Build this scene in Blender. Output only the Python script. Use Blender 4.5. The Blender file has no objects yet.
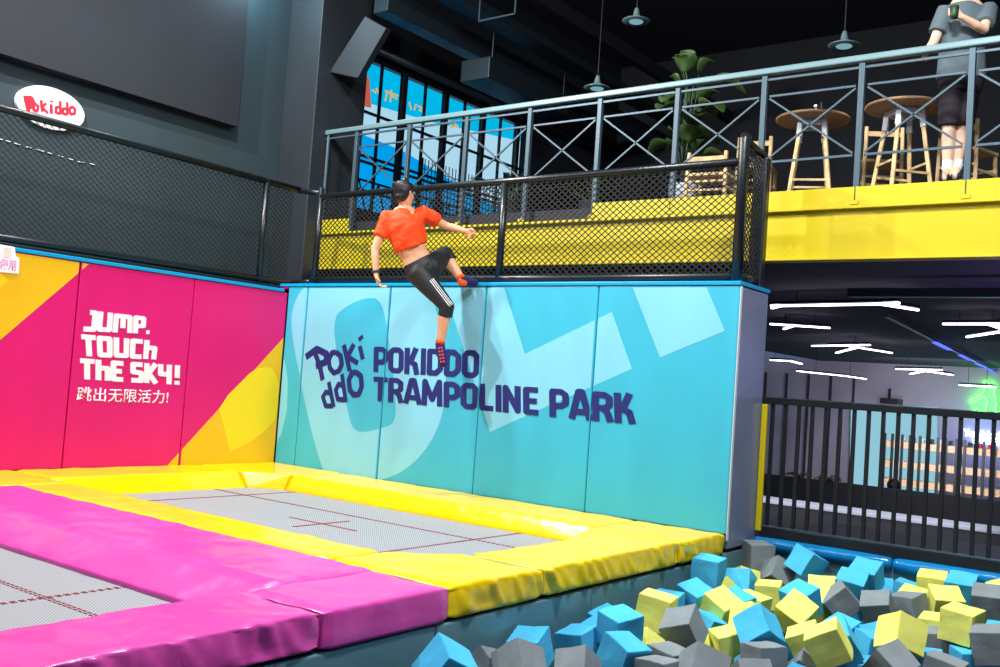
import bpy, bmesh, math, random
from mathutils import Vector, Matrix, Quaternion, noise

S = bpy.context.scene
COL = S.collection
PI = math.pi
random.seed(7)
CAM = dict(f=979.16, yaw=0.64370, pitch=0.05041, roll=0.07062, loc=(8.5708, -7.3855, 1.0601))

# ------------------------------------------------------------------ camera, world, exposure, lights
cd = bpy.data.cameras.new('camera'); cam = bpy.data.objects.new('camera', cd); COL.objects.link(cam)
cd.sensor_fit = 'HORIZONTAL'; cd.sensor_width = 36.0; cd.lens = 36.0 * CAM['f'] / 1000.0
cd.clip_start = 0.05; cd.clip_end = 200
cam.matrix_world = (Matrix.Translation(CAM['loc']) @ Matrix.Rotation(CAM['yaw'], 4, 'Z')
                    @ Matrix.Rotation(PI / 2 + CAM['pitch'], 4, 'X') @ Matrix.Rotation(CAM['roll'], 4, 'Z'))
S.camera = cam
S.view_settings.view_transform = 'Standard'; S.view_settings.look = 'None'
S.view_settings.exposure = 0.3; S.view_settings.gamma = 1.0; S.view_settings.use_curve_mapping = False

w = bpy.data.worlds.new('world'); S.world = w; w.use_nodes = True
w.node_tree.nodes['Background'].inputs[0].default_value = (0.38, 0.55, 1.0, 1)
w.node_tree.nodes['Background'].inputs[1].default_value = 0.15

def area(name, loc, target, size, power, color=(1, 1, 1), size_y=None, spread=None):
    l = bpy.data.lights.new(name, 'AREA'); l.energy = power; l.color = color; l.size = size
    if size_y: l.shape = 'RECTANGLE'; l.size_y = size_y
    if spread: l.spread = spread
    o = bpy.data.objects.new(name, l); COL.objects.link(o); o.location = loc
    o.rotation_euler = (Vector(target) - Vector(loc)).to_track_quat('-Z', 'Y').to_euler()
    return o
def point(name, loc, power, color, r=0.1):
    l = bpy.data.lights.new(name, 'POINT'); l.energy = power; l.color = color; l.shadow_soft_size = r
    o = bpy.data.objects.new(name, l); COL.objects.link(o); o.location = loc
    return o

# above the frame: key and wall lamps, then four added fill lights
area('high_lamp_key', (0.3, -4.2, 6.0), (2.6, -0.2, 1.2), 0.14, 300, (1.0, 0.98, 0.95))
area('high_lamp_wall', (1.1, -1.9, 6.1), (2.8, -0.1, 0.8), 0.14, 210, (1.0, 0.99, 0.97))
area('high_lamp_middle', (4.6, -5.2, 6.4), (4.2, -1.0, 0.3), 0.9, 60, (1.0, 0.99, 0.97))
area('high_lamp_pit', (7.2, -2.6, 6.2), (6.7, -1.4, -0.3), 0.7, 420, (1.0, 1.0, 1.0))
area('high_lamp_front', (9.6, -6.6, 6.0), (4.0, -1.5, 0.8), 1.2, 95, (0.97, 0.99, 1.0))
area('high_lamp_left', (2.2, -7.6, 6.2), (0.2, -2.0, 0.8), 0.9, 110, (1.0, 0.99, 0.97))
point('wall_lamp_glow', (-0.75, -0.12, 5.80), 60, (0.55, 0.85, 1.0), 0.08)

# ------------------------------------------------------------------ materials
def lin(c):
    return tuple(((v / 255) / 12.92 if v / 255 <= 0.04045 else ((v / 255 + 0.055) / 1.055) ** 2.4) for v in c) + (1,)
def mat(name, rgb, rough=0.5, metal=0.0, bump=None, var=None, spec=0.5, emit=None, emit_s=0, coat=0):
    m = bpy.data.materials.new(name); m.use_nodes = True; nt = m.node_tree; N = nt.nodes; b = N['Principled BSDF']
    c = lin(rgb); b.inputs['Base Color'].default_value = c
    b.inputs['Roughness'].default_value = rough; b.inputs['Metallic'].default_value = metal
    b.inputs['Specular IOR Level'].default_value = spec
    if coat: b.inputs['Coat Weight'].default_value = coat; b.inputs['Coat Roughness'].default_value = 0.12
    if emit: b.inputs['Emission Color'].default_value = lin(emit); b.inputs['Emission Strength'].default_value = emit_s
    tc = N.new('ShaderNodeTexCoord')
    if var:   # (scale, amount)
        n = N.new('ShaderNodeTexNoise'); n.inputs['Scale'].default_value = var[0]; n.inputs['Detail'].default_value = 4
        mp = N.new('ShaderNodeMapping'); mp.inputs['Scale'].default_value = var[2] if len(var) > 2 else (1, 1, 1)
        nt.links.new(tc.outputs['Object'], mp.inputs[0]); nt.links.new(mp.outputs[0], n.inputs['Vector'])
        r = N.new('ShaderNodeValToRGB'); r.color_ramp.elements[0].position = 0.3; r.color_ramp.elements[1].position = 0.7
        a = var[1]
        r.color_ramp.elements[0].color = tuple(max(0, v * (1 - a)) for v in c[:3]) + (1,)
        r.color_ramp.elements[1].color = tuple(min(1, v * (1 + a)) for v in c[:3]) + (1,)
        nt.links.new(n.outputs['Fac'], r.inputs[0]); nt.links.new(r.outputs[0], b.inputs['Base Color'])
    if bump:  # (scale, strength, distance)
        n = N.new('ShaderNodeTexNoise'); n.inputs['Scale'].default_value = bump[0]; n.inputs['Detail'].default_value = 5
        mp = N.new('ShaderNodeMapping'); mp.inputs['Scale'].default_value = bump[3] if len(bump) > 3 else (1, 1, 1)
        nt.links.new(tc.outputs['Object'], mp.inputs[0]); nt.links.new(mp.outputs[0], n.inputs['Vector'])
        bp = N.new('ShaderNodeBump'); bp.inputs['Strength'].default_value = bump[1]; bp.inputs['Distance'].default_value = bump[2]
        nt.links.new(n.outputs['Fac'], bp.inputs['Height']); nt.links.new(bp.outputs[0], b.inputs['Normal'])
    return m
def emis(name, rgb, s):
    m = bpy.data.materials.new(name); m.use_nodes = True; nt = m.node_tree; nt.nodes.clear()
    e = nt.nodes.new('ShaderNodeEmission'); o = nt.nodes.new('ShaderNodeOutputMaterial')
    e.inputs[0].default_value = lin(rgb); e.inputs[1].default_value = s; nt.links.new(e.outputs[0], o.inputs[0]); return m

M = {}
M['teal'] = mat('teal_vinyl', (52, 168, 196), 0.42, bump=(3, 0.25, 0.01, (1, 1, .3)), var=(2.0, 0.06, (1.5, 1, .5)))
M['pale'] = mat('pale_print', (118, 192, 216), 0.42, var=(2.0, 0.05, (1.5, 1, .5)))
M['navy'] = mat('navy_print', (0, 20, 100), 0.65)
M['magenta'] = mat('magenta_vinyl', (218, 0, 112), 0.4, bump=(3, 0.25, 0.01, (1, 1, .3)), var=(1.5, 0.06, (1, 1.5, .5)))
M['wallyellow'] = mat('yellow_wall_print', (236, 186, 0), 0.42, var=(1.5, 0.05))
M['paleyellow'] = mat('lime_yellow_print', (242, 212, 0), 0.42)
M['white'] = mat('white_print', (244, 238, 244), 0.5)
M['trimblue'] = mat('blue_trim_vinyl', (10, 150, 205), 0.3)
M['padyellow'] = mat('yellow_pad_vinyl', (228, 194, 0), 0.24, bump=(9, 0.35, 0.012, (1, .45, 1)), var=(3, 0.04))
M['padpink'] = mat('pink_pad_vinyl', (212, 74, 166), 0.24, bump=(8, 0.35, 0.012, (1, .45, 1)), var=(3, 0.04))
M['bluevinyl'] = mat('blue_roll_vinyl', (6, 116, 176), 0.2, bump=(14, 0.5, 0.01))
M['pitwall'] = mat('grey_teal_vinyl', (88, 128, 138), 0.3, bump=(4, 0.3, 0.01), var=(2.5, 0.12))
M['sidegrey'] = mat('grey_lavender_vinyl', (112, 122, 146), 0.35, var=(2.5, 0.12))
M['piping'] = mat('light_grey_piping', (196, 204, 208), 0.5)
M['foamblue'] = mat('foam_blue', (72, 176, 220), 0.95, bump=(120, 0.3, 0.003), var=(9, 0.05), spec=0.2)
M['foamyellow'] = mat('foam_yellow', (226, 228, 116), 0.95, bump=(120, 0.3, 0.003), var=(9, 0.04), spec=0.2)
M['foamgrey'] = mat('foam_grey', (122, 132, 136), 0.95, bump=(120, 0.3, 0.003), var=(9, 0.07), spec=0.2)
M['black'] = mat('black_metal', (22, 26, 30), 0.4, spec=0.4)
M['padblack'] = mat('black_padding', (20, 26, 30), 0.33, bump=(30, 0.4, 0.004))
M['netblack'] = mat('black_net_cord', (12, 16, 18), 0.7)
M['railteal'] = mat('weathered_steel_rail', (104, 134, 138), 0.4, metal=0.2)
M['railgrey'] = mat('dull_steel_bar', (66, 86, 98), 0.45, metal=0.3)
M['fascia'] = mat('yellow_beam_paint', (198, 178, 0), 0.45, bump=(4, 0.15, 0.006))
M['darkwall'] = mat('dark_slate_wall', (38, 55, 61), 0.7, var=(1.2, 0.15, (1, 1, .4)))
M['navywall'] = mat('deep_dark_wall', (22, 26, 34), 0.8, var=(1.2, 0.15, (1, 1, .4)))
M['boarding'] = mat('dark_boarding', (24, 29, 38), 0.8, var=(1.2, 0.15, (1, 1, .4)))
M['ceilblack'] = mat('black_ceiling', (24, 27, 42), 0.85)
M['duct'] = mat('dark_duct_steel', (42, 54, 62), 0.4, metal=0.3)
M['column'] = mat('dark_column_paint', (34, 41, 47), 0.6, var=(2, 0.2, (1, 1, .3)))
M['shadecol'] = mat('charcoal_cladding', (28, 30, 36), 0.7)
M['floor'] = mat('dark_floor', (38, 40, 44), 0.6, var=(3, 0.2))
M['rearwall'] = mat('grey_plaster', (150, 146, 158), 0.85, var=(0.8, 0.15))
M['partition'] = mat('black_partition', (26, 30, 34), 0.55)
M['pine'] = mat('pine_board', (222, 186, 140), 0.6, var=(12, 0.12, (1, 1, 8)))
M['whitepaint'] = mat('white_paint', (226, 230, 236), 0.5)
M['wood'] = mat('pale_wood', (216, 184, 132), 0.55, var=(10, 0.12, (6, 6, 1)))
M['woodtop'] = mat('round_top_wood', (176, 142, 104), 0.6, var=(10, 0.15, (8, 1, 1)))
M['skin'] = mat('skin', (226, 166, 128), 0.55, var=(20, 0.05))
M['skin2'] = mat('fair_skin', (224, 184, 156), 0.55)
M['hair'] = mat('black_hair', (26, 24, 26), 0.4, bump=(160, 0.8, 0.006, (1, 1, .3)))
M['orange'] = mat('orange_jersey', (250, 70, 0), 0.75, bump=(22, 0.55, 0.02), var=(6, 0.06))
M['tights'] = mat('black_tights', (24, 26, 30), 0.6, bump=(40, 0.3, 0.004))
M['sock'] = mat('navy_sock', (24, 26, 92), 0.8)
M['sockorange'] = mat('orange_sock', (255, 84, 20), 0.8)
M['stripe'] = mat('white_stripe', (238, 240, 244), 0.7)
M['greytee'] = mat('grey_tee', (84, 100, 108), 0.85, bump=(14, 0.5, 0.02))
M['shorts'] = mat('dark_shorts', (30, 24, 34), 0.85)
M['shoe'] = mat('dark_shoe', (40, 52, 66), 0.6)
M['leaf'] = mat('broad_leaf', (58, 84, 38), 0.45, var=(5, 0.25))
M['darkleaf'] = mat('dark_leaf', (28, 56, 34), 0.5, var=(5, 0.25))
M['pot'] = mat('white_pot', (214, 220, 232), 0.5)
M['soil'] = mat('potting_soil', (40, 30, 24), 0.9)
M['benchtop'] = mat('bench_top_paint', (150, 158, 168), 0.5)
M['red'] = mat('red_paint', (226, 30, 52), 0.5)
M['ovalwhite'] = mat('white_sign_face', (240, 238, 246), 0.45, emit=(240, 238, 250), emit_s=0.03)
M['pinktext'] = mat('pink_lettering', (226, 150, 206), 0.5)
M['beigetext'] = mat('beige_lettering', (226, 214, 190), 0.5)
M['seam'] = mat('dark_seam', (14, 90, 104), 0.6)
M['stitch'] = mat('maroon_stitching', (140, 36, 52), 0.8)
M['band'] = mat('wristband', (50, 44, 52), 0.6)
M['shoepink'] = mat('pink_shoes', (226, 60, 96), 0.6)
M['chrome'] = mat('chrome', (190, 200, 205), 0.2, metal=0.9)
M['led'] = emis('white_led', (236, 226, 255), 7)
M['ledblue'] = emis('blue_led', (70, 90, 255), 2.2)
M['neongreen'] = emis('green_neon_tube', (60, 255, 60), 9)
M['neonblue'] = emis('white_blue_neon', (200, 225, 255), 6)
M['bill_sky'] = emis('lit_billboard_sky', (0, 168, 212), 1.0)
M['bill_white'] = emis('lit_billboard_white', (176, 214, 232), 0.85)
M['bill_blue'] = emis('lit_billboard_blue', (0, 146, 214), 1.0)
M['bill_gold'] = emis('lit_billboard_gold', (214, 176, 96), 0.9)
M['bill_red'] = emis('lit_billboard_red', (206, 92, 76), 0.8)
M['cyanpane'] = emis('lit_cyan_panel', (150, 206, 222), 0.75)
M['lampglass'] = emis('faint_lamp_glass', (150, 205, 220), 0.5)

def mat_mesh_bed():
    m = bpy.data.materials.new('woven_trampoline_mat'); m.use_nodes = True; nt = m.node_tree; N = nt.nodes; b = N['Principled BSDF']
    b.inputs['Roughness'].default_value = 0.6
    tc = N.new('ShaderNodeTexCoord'); sep = N.new('ShaderNodeSeparateXYZ'); nt.links.new(tc.outputs['Object'], sep.inputs[0])
    outs = []
    for ax in ('X', 'Y'):
        mu = N.new('ShaderNodeMath'); mu.operation = 'MULTIPLY'; mu.inputs[1].default_value = 2 * PI / 0.022
        nt.links.new(sep.outputs[ax], mu.inputs[0])
        si = N.new('ShaderNodeMath'); si.operation = 'SINE'; nt.links.new(mu.outputs[0], si.inputs[0]); outs.append(si)
    mx = N.new('ShaderNodeMath'); mx.operation = 'MULTIPLY'; nt.links.new(outs[0].outputs[0], mx.inputs[0]); nt.links.new(outs[1].outputs[0], mx.inputs[1])
    r = N.new('ShaderNodeValToRGB'); r.color_ramp.elements[0].position = 0.3; r.color_ramp.elements[1].position = 0.62
    r.color_ramp.elements[0].color = lin((172, 176, 180)); r.color_ramp.elements[1].color = lin((112, 118, 124))
    ad = N.new('ShaderNodeMath'); ad.operation = 'MULTIPLY_ADD'; ad.inputs[1].default_value = 0.5; ad.inputs[2].default_value = 0.5
    nt.links.new(mx.outputs[0], ad.inputs[0]); nt.links.new(ad.outputs[0], r.inputs[0]); nt.links.new(r.outputs[0], b.inputs['Base Color'])
    return m
M['bed'] = mat_mesh_bed()
def mat_glass():
    m = bpy.data.materials.new('window_glass'); m.use_nodes = True; b = m.node_tree.nodes['Principled BSDF']
    b.inputs['Base Color'].default_value = (0.9, 0.97, 1, 1); b.inputs['Roughness'].default_value = 0.02
    b.inputs['Transmission Weight'].default_value = 1.0; b.inputs['IOR'].default_value = 1.02
    return m
M['glass'] = mat_glass()

# ------------------------------------------------------------------ object helpers
def link_mesh(name, verts, faces, material, parent=None, smooth=False, mats=None, fm=None):
    me = bpy.data.meshes.new(name); me.from_pydata([tuple(v) for v in verts], [], faces)
    if mats:
        for m in mats: me.materials.append(m)
        for i, k in enumerate(fm): me.polygons[i].material_index = k
    elif material: me.materials.append(material)
    me.update()
    if smooth:
        for p in me.polygons: p.use_smooth = True
    o = bpy.data.objects.new(name, me); COL.objects.link(o)
    if parent: o.parent = parent
    return o
class MB:
    def __init__(s): s.v = []; s.f = []
    def add(s, vs, fs):
        n = len(s.v); s.v += [Vector(v) for v in vs]; s.f += [tuple(i + n for i in f) for f in fs]; return s
    def box(s, x0, y0, z0, x1, y1, z1):
        x0, x1 = sorted((x0, x1)); y0, y1 = sorted((y0, y1)); z0, z1 = sorted((z0, z1))
        return s.add([(x0, y0, z0), (x1, y0, z0), (x1, y1, z0), (x0, y1, z0), (x0, y0, z1), (x1, y0, z1), (x1, y1, z1), (x0, y1, z1)],
                     [(0, 3, 2, 1), (4, 5, 6, 7), (0, 1, 5, 4), (1, 2, 6, 5), (2, 3, 7, 6), (3, 0, 4, 7)])
    def bar(s, a, b, wd, ht=None, up=(0, 0, 1)):      # square bar between two points
        a = Vector(a); b = Vector(b); ht = ht or wd; d = (b - a).normalized(); u = Vector(up)
        if abs(d.dot(u)) > 0.95: u = Vector((0, 1, 0))
        r = d.cross(u).normalized(); u = r.cross(d).normalized()
        P = [q + r * (sx * wd / 2) + u * (sy * ht / 2) for q in (a, b) for sx, sy in ((-1, -1), (1, -1), (1, 1), (-1, 1))]
        return s.add(P, [(0, 1, 2, 3), (7, 6, 5, 4), (0, 4, 5, 1), (1, 5, 6, 2), (2, 6, 7, 3), (3, 7, 4, 0)])
    def tube(s, pts, rad, n=10, caps=True):
        pts = [Vector(p) for p in pts]; rr = rad if isinstance(rad, (list, tuple)) else [rad] * len(pts)
        rings = []; prev = None
        for i, p in enumerate(pts):
            d = ((pts[i + 1] - p) if i == 0 else (p - pts[i - 1]) if i == len(pts) - 1 else (pts[i + 1] - pts[i - 1])).normalized()
            if prev is None:
                u = Vector((0, 0, 1)) if abs(d.z) < 0.9 else Vector((1, 0, 0)); x = d.cross(u).normalized()
            else: x = (prev - d * prev.dot(d)).normalized()
            prev = x; y = d.cross(x)
            rings.append([p + (x * math.cos(2 * PI * k / n) + y * math.sin(2 * PI * k / n)) * rr[i] for k in range(n)])
        vs = [v for r in rings for v in r]; fs = []
        for i in range(len(rings) - 1):
            for k in range(n):
                a = i * n + k; b2 = i * n + (k + 1) % n; fs.append((a, b2, b2 + n, a + n))
        if caps: fs.append(tuple(reversed(range(n)))); fs.append(tuple(range((len(rings) - 1) * n, len(rings) * n)))
        return s.add(vs, fs)
    def lathe(s, c, prof, n=24):
        c = Vector(c); vs = []; fs = []
        for r, z in prof:
            for k in range(n): vs.append(c + Vector((r * math.cos(2 * PI * k / n), r * math.sin(2 * PI * k / n), z)))
        m = len(prof)
        for i in range(m - 1):
            for k in range(n):
                a = i * n + k; b = i * n + (k + 1) % n; fs.append((a, b, b + n, a + n))
        fs.append(tuple(reversed(range(n)))); fs.append(tuple(range((m - 1) * n, m * n)))
        return s.add(vs, fs)
    def prism(s, poly, to3, d):       # poly 2D list, to3(u,v)->Vector, d: extrusion Vector
        n = len(poly); d = Vector(d); A = [Vector(to3(*q)) for q in poly]; B = [q + d for q in A]
        return s.add(A + B, [tuple(range(n)), tuple(reversed(range(n, 2 * n)))] + [(i, i + n, (i + 1) % n + n, (i + 1) % n) for i in range(n)])
    def build(s, name, material, parent=None, smooth=False, bevel=0, seg=2):
        o = link_mesh(name, s.v, s.f, material, parent, smooth)
        bm = bmesh.new(); bm.from_mesh(o.data); bmesh.ops.recalc_face_normals(bm, faces=bm.faces[:]); bm.to_mesh(o.data); bm.free()
        if smooth:
            for p in o.data.polygons: p.use_smooth = True
        if bevel:
            b = o.modifiers.new('bevel', 'BEVEL'); b.width = bevel; b.segments = seg; b.limit_method = 'ANGLE'; b.angle_limit = 0.6
            b.harden_normals = False
        return o
def thing(name, label, cat, loc=(0, 0, 0), group=None):
    o = bpy.data.objects.new(name, None); COL.objects.link(o); o.empty_display_size = 0.1
    o.location = loc; o['label'] = label; o['category'] = cat
    if group: o['group'] = group
    return o
def keep(o, parent):                      # parent a world-space mesh under an Empty that sits at its base
    bpy.context.view_layer.update()
    o.parent = parent; o.matrix_parent_inverse = Matrix.Translation(parent.location).inverted(); return o
def tag(o, label, cat, group=None):
    o['label'] = label; o['category'] = cat
    if group: o['group'] = group
    return o
def struct(o): o['kind'] = 'structure'; return o

def clip_poly(poly, lo, hi):              # clip a 2D polygon to lo <= u <= hi
    for sgn, lim in ((1, lo), (-1, -hi)):
        out = []
        for i in range(len(poly)):
            a, b = poly[i], poly[(i + 1) % len(poly)]
            da, db = sgn * a[0] - lim, sgn * b[0] - lim
            if da >= 0: out.append(a)
            if (da > 0) != (db > 0) and abs(da - db) > 1e-9:
                t = da / (da - db); out.append((a[0] + (b[0] - a[0]) * t, a[1] + (b[1] - a[1]) * t))
        poly = out
        if len(poly) < 3: return []
    return poly
def smooth_poly(poly, it=2, sharp=()):    # Chaikin rounding; vertices listed in sharp stay
    P = [(q[0], q[1], i in sharp) for i, q in enumerate(poly)]
    for _ in range(it):
        out = []
        n = len(P)
        for i in range(n):
            a, b, c = P[i - 1], P[i], P[(i + 1) % n]
            if b[2]: out.append(b)
            else:
                out.append((b[0] * .75 + a[0] * .25, b[1] * .75 + a[1] * .25, False))
                out.append((b[0] * .75 + c[0] * .25, b[1] * .75 + c[1] * .25, False))
        P = out
    return [(q[0], q[1]) for q in P]
def stroke_polys(lines, t):               # 2D polylines -> list of convex polygons (segments + round joints)
    out = []
    for L in lines:
        for i in range(len(L) - 1):
            a, b = L[i], L[i + 1]; dx, dy = b[0] - a[0], b[1] - a[1]; l = math.hypot(dx, dy)
            if l < 1e-6: continue
            nx, ny = -dy / l * t / 2, dx / l * t / 2
            out.append([(a[0] + nx, a[1] + ny), (b[0] + nx, b[1] + ny), (b[0] - nx, b[1] - ny), (a[0] - nx, a[1] - ny)])
            if i > 0: out.append([(a[0] + math.cos(k * PI / 5) * t / 2, a[1] + math.sin(k * PI / 5) * t / 2) for k in range(10)])
    return out
def arc(cx, cy, rx, ry, a0, a1, n=12):
    return [(cx + rx * math.cos(math.radians(a0 + (a1 - a0) * i / n)), cy + ry * math.sin(math.radians(a0 + (a1 - a0) * i / n))) for i in range(n + 1)]
# letters as strokes, height 1, (advance, strokes)
GLYPH = {
 'P': (.62, [[(.1, 0), (.1, .9), (.36, .9), (.5, .8), (.5, .5), (.36, .4), (.1, .4)]]),
 'O': (.66, [[(.1, .2), (.1, .8), (.2, .9), (.42, .9), (.52, .8), (.52, .2), (.42, .1), (.2, .1), (.1, .2), (.1, .5)]]),
 'K': (.62, [[(.1, 0), (.1, 1)], [(.1, .45), (.25, .5), (.45, 1)], [(.22, .48), (.42, .38), (.5, 0)]]),
 'I': (.26, [[(.12, 0), (.12, 1)]]),
 'D': (.66, [[(.1, .1), (.1, .9), (.36, .9), (.52, .74), (.52, .26), (.36, .1), (.1, .1), (.1, .4)]]),
 'T': (.6, [[(0, .9), (.56, .9)], [(.28, 0), (.28, .9)]]),
 'R': (.64, [[(.1, 0), (.1, .9), (.36, .9), (.5, .8), (.5, .55), (.36, .45), (.1, .45)], [(.3, .45), (.44, .3), (.52, 0)]]),
 'A': (.68, [[(.06, 0), (.28, .95), (.38, .95), (.6, 0)], [(.14, .26), (.52, .26)]]),
 'M': (.82, [[(.1, 0), (.12, .95), (.39, .25), (.66, .95), (.68, 0)]]),
 'L': (.54, [[(.1, 1), (.1, .1), (.48, .1)]]),
 'N': (.68, [[(.1, 0), (.1, .92), (.5, .1), (.5, 1)]]),
 'E': (.54, [[(.48, .9), (.1, .9), (.1, .1), (.48, .1)], [(.1, .5), (.44, .5)]]),
 ' ': (.3, []),
}
BLOCK = {   # the angular display letters of the pink wall
 'J': (.62, [[(.28, .9), (.5, .9), (.5, .1), (.05, .1)]]),
 'U': (.72, [[(.12, 1), (.12, .12), (.56, .12), (.56, 1)]]),
 'M': (.92, [[(.1, 0), (.12, .88), (.76, .88), (.78, 0)], [(.44, .88), (.44, .25)]]),
 'P': (.6, [[(.12, 0), (.12, .9), (.5, .9), (.5, .45), (.12, .4)]]),
 '.': (.26, [[(.04, .1), (.2, .1)]]),
 'T': (.62, [[(0, .9), (.58, .9)], [(.28, 0), (.28, .9)]]),
 'O': (.7, [[(.12, .1), (.12, .9), (.54, .9), (.54, .1), (.12, .1), (.12, .3)]]),
 'C': (.62, [[(.54, .9), (.12, .9), (.12, .1), (.54, .1)]]),
 'h': (.62, [[(.12, 1), (.12, 0)], [(.12, .6), (.5, .6), (.5, 0)]]),
 'E': (.62, [[(.54, .9), (.12, .9), (.12, .1), (.54, .1)], [(.12, .5), (.48, .5)]]),
 'S': (.62, [[(.54, .9), (.12, .9), (.12, .52), (.5, .48), (.5, .1), (.06, .1)]]),
 'K': (.64, [[(.12, 0), (.12, 1)], [(.52, 1), (.2, .5), (.54, 0)]]),
 'y': (.76, [[(.1, 1), (.1, .5), (.5, .5)], [(.5, 1), (.5, 0)]]),
 '!': (.3, [[(.12, 1), (.12, .35)], [(.12, .2), (.12, 0)]]),
 ' ': (.22, []),
}
def layout(text, glyphs, q, t, squeeze=1.0):
    """q: four corners (u,v) bottom-left, bottom-right, top-right, top-left; returns polygons"""
    tot = sum(glyphs[c][0] for c in text); polys = []; x = 0
    for c in text:
        adv, ln = glyphs[c]
        for poly in stroke_polys([[(px + x, py) for px, py in l] for l in ln], t):
            pp = []
            for (px, py) in poly:
                s_, r_ = px / tot, py
                bx = q[0][0] + (q[1][0] - q[0][0]) * s_; by = q[0][1] + (q[1][1] - q[0][1]) * s_
                tx = q[3][0] + (q[2][0] - q[3][0]) * s_; ty = q[3][1] + (q[2][1] - q[3][1]) * s_
                pp.append((bx + (tx - bx) * r_, by + (ty - by) * r_))
            polys.append(pp)
        x += adv
    return polys
def text_mesh(name, body, material, height, origin, xdir, updir, parent=None, extr=0.002, width=None, bold=0.0):
    cu = bpy.data.curves.new(name, 'FONT'); cu.body = body; cu.size = 1; cu.extrude = 0; cu.offset = bold
    to = bpy.data.objects.new(name, cu); COL.objects.link(to); bpy.context.view_layer.update()
    me = bpy.data.meshes.new_from_object(to.evaluated_get(bpy.context.evaluated_depsgraph_get()))
    bpy.data.objects.remove(to)
    xs = [v.co.x for v in me.vertices] or [0, 1]; ys = [v.co.y for v in me.vertices] or [0, 1]
    x0, x1, y0, y1 = min(xs), max(xs), min(ys), max(ys)
    sy = height / max(1e-6, (y1 - y0)); sx = (width / (x1 - x0)) if width else sy
    xd = Vector(xdir); ud = Vector(updir); nd = xd.cross(ud)
    for v in me.vertices: v.co = Vector(origin) + xd * ((v.co.x - x0) * sx) + ud * ((v.co.y - y0) * sy)
    me.materials.clear(); me.materials.append(material)
    o = bpy.data.objects.new(name, me); COL.objects.link(o)
    so = o.modifiers.new('thick', 'SOLIDIFY'); so.thickness = extr; so.offset = 0
    if parent: o.parent = parent
    return o

# ------------------------------------------------------------------ the setting
struct(MB().box(-3.5, -9, -1.35, 12, 24, -1.15).build('floor', M['floor']))
struct(MB().box(-3.5, -9, 7.4, 12, 9.2, 7.6).build('ceiling', M['ceilblack']))
# left wall of the hall behind the netting: slate lower zone, darker hung boarding above
WX = -1.2
struct(MB().box(WX - .2, -9, -1.15, WX, 1.9, 7.4).build('wall_left', M['darkwall']))
b_ = [(-2.922,3.881),(-0.084,3.812)]
struct(MB().box(WX, -9, 3.9, -1.05, b_[1][0], 7.2).build('trim_1', M['boarding']))
# wall around the window on the same side
wl = MB(); wl.box(WX - .2, 1.9, -1.15, WX, 6.1, 3.3); wl.box(WX - .2, 1.9, 5.5, WX, 6.1, 7.4); wl.box(WX - .2, 6.1, -1.15, WX, 9.0, 7.4)
struct(wl.build('wall_left', M['navywall']))
struct(MB().box(WX - .2, 9.0, 2.35, 12, 9.2, 7.4).build('wall_back', M['navywall']))
# big column and its knee
c1 = MB(); c1.box(WX, .7, -1.15, -.6, 1.55, 7.4)
struct(c1.build('wall_column', M['column'], bevel=.01))
kn = [(-0.054,5.428),(0.321,5.216),(-0.108,4.661),(-0.618,4.806)]
st = MB().prism([kn[3], kn[2], kn[1], kn[0]], lambda u, v: (u, .9, v), (0, .1, 0)).build('wall_column_haunch', M['column'], bevel=.01)
struct(st)

# padded wall block (blue wall): core, top trim, right side face
H = 2.0; XR = 5.4
struct(MB().box(-.32, .08, -1.15, XR - .03, .6, H - .01).build('wall_block', M['shadecol']))
struct(MB().box(-.32, -.012, H - .022, XR + .005, .62, H + .012).build('trim_2', M['trimblue'], bevel=.006))
side = tag(MB().box(XR - .03, .035, -.13, XR, .6, H - .03).build('side_wall_pad', M['sidegrey'], bevel=.012), 'grey lavender padded panel on the end face of the blue wall', 'wall pad')
MB().box(XR + .0005, -.004, -.06, XR + .01, .032, H - .03).build('piping', M['piping'], side, bevel=.004)
struct(MB().box(XR - .04, .0, -1.15, XR - .005, .6, -.16).build('wall_pit_corner', M['pitwall'], bevel=.004))

# left wall core + trim
HL = 1.94
struct(MB().box(-.34, -9, -1.15, -.07, .08, HL - .03).build('wall_left_core', M['shadecol']))
struct(MB().box(-.34, -9, HL - .03, .012, -.06, HL + .005).build('trim_3', M['trimblue'], bevel=.006))

# ---- blue wall pads with the printed graphics and lettering
XS = [0.0, 0.325, 1.58, 2.83, 4.08, XR]
ring = [(0.300,2.007),(0.151,1.872),(0.077,1.657),(0.121,1.432),(0.240,1.134),(0.446,0.637),(0.655,0.208),(0.845,-0.083),(1.565,-0.042),(1.900,0.078),(2.173,0.286),(2.355,0.558),(2.428,0.858),(2.396,1.199),(2.299,1.541),(2.196,1.789),(2.083,2.000)]
hole = [(0.742,1.634),(1.000,1.789),(1.261,1.859),(1.436,1.845),(1.561,1.607),(1.791,0.734),(1.767,0.569),(1.605,0.515),(1.341,0.441),(1.206,0.460),(1.119,0.580),(0.885,1.184)]
ell = [(2.300,1.999),(3.041,1.996),(3.334,1.344),(4.230,1.746),(4.464,1.259),(2.994,0.594)]
cee = [(4.420,1.995),(5.107,2.004),(5.290,1.606),(4.723,1.368)]
sliver = [(-0.040,1.235),(0.041,1.125),(0.118,0.904),(0.139,0.593),(0.086,0.343),(0.019,0.202)]
ring = smooth_poly(ring, 2, (0, 16, 7, 8)); hole = smooth_poly(hole, 2)
letters = []
q1 = [(1.424,1.082),(2.829,1.090),(2.817,1.357),(1.403,1.347)]
q2 = [(1.455,0.787),(4.545,0.792),(4.517,1.049),(1.436,1.035)]
letters += layout('POKIDDO', GLYPH, q1, .2)
letters += layout('TRAMPOLINE PARK', GLYPH, q2, .2)
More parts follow.
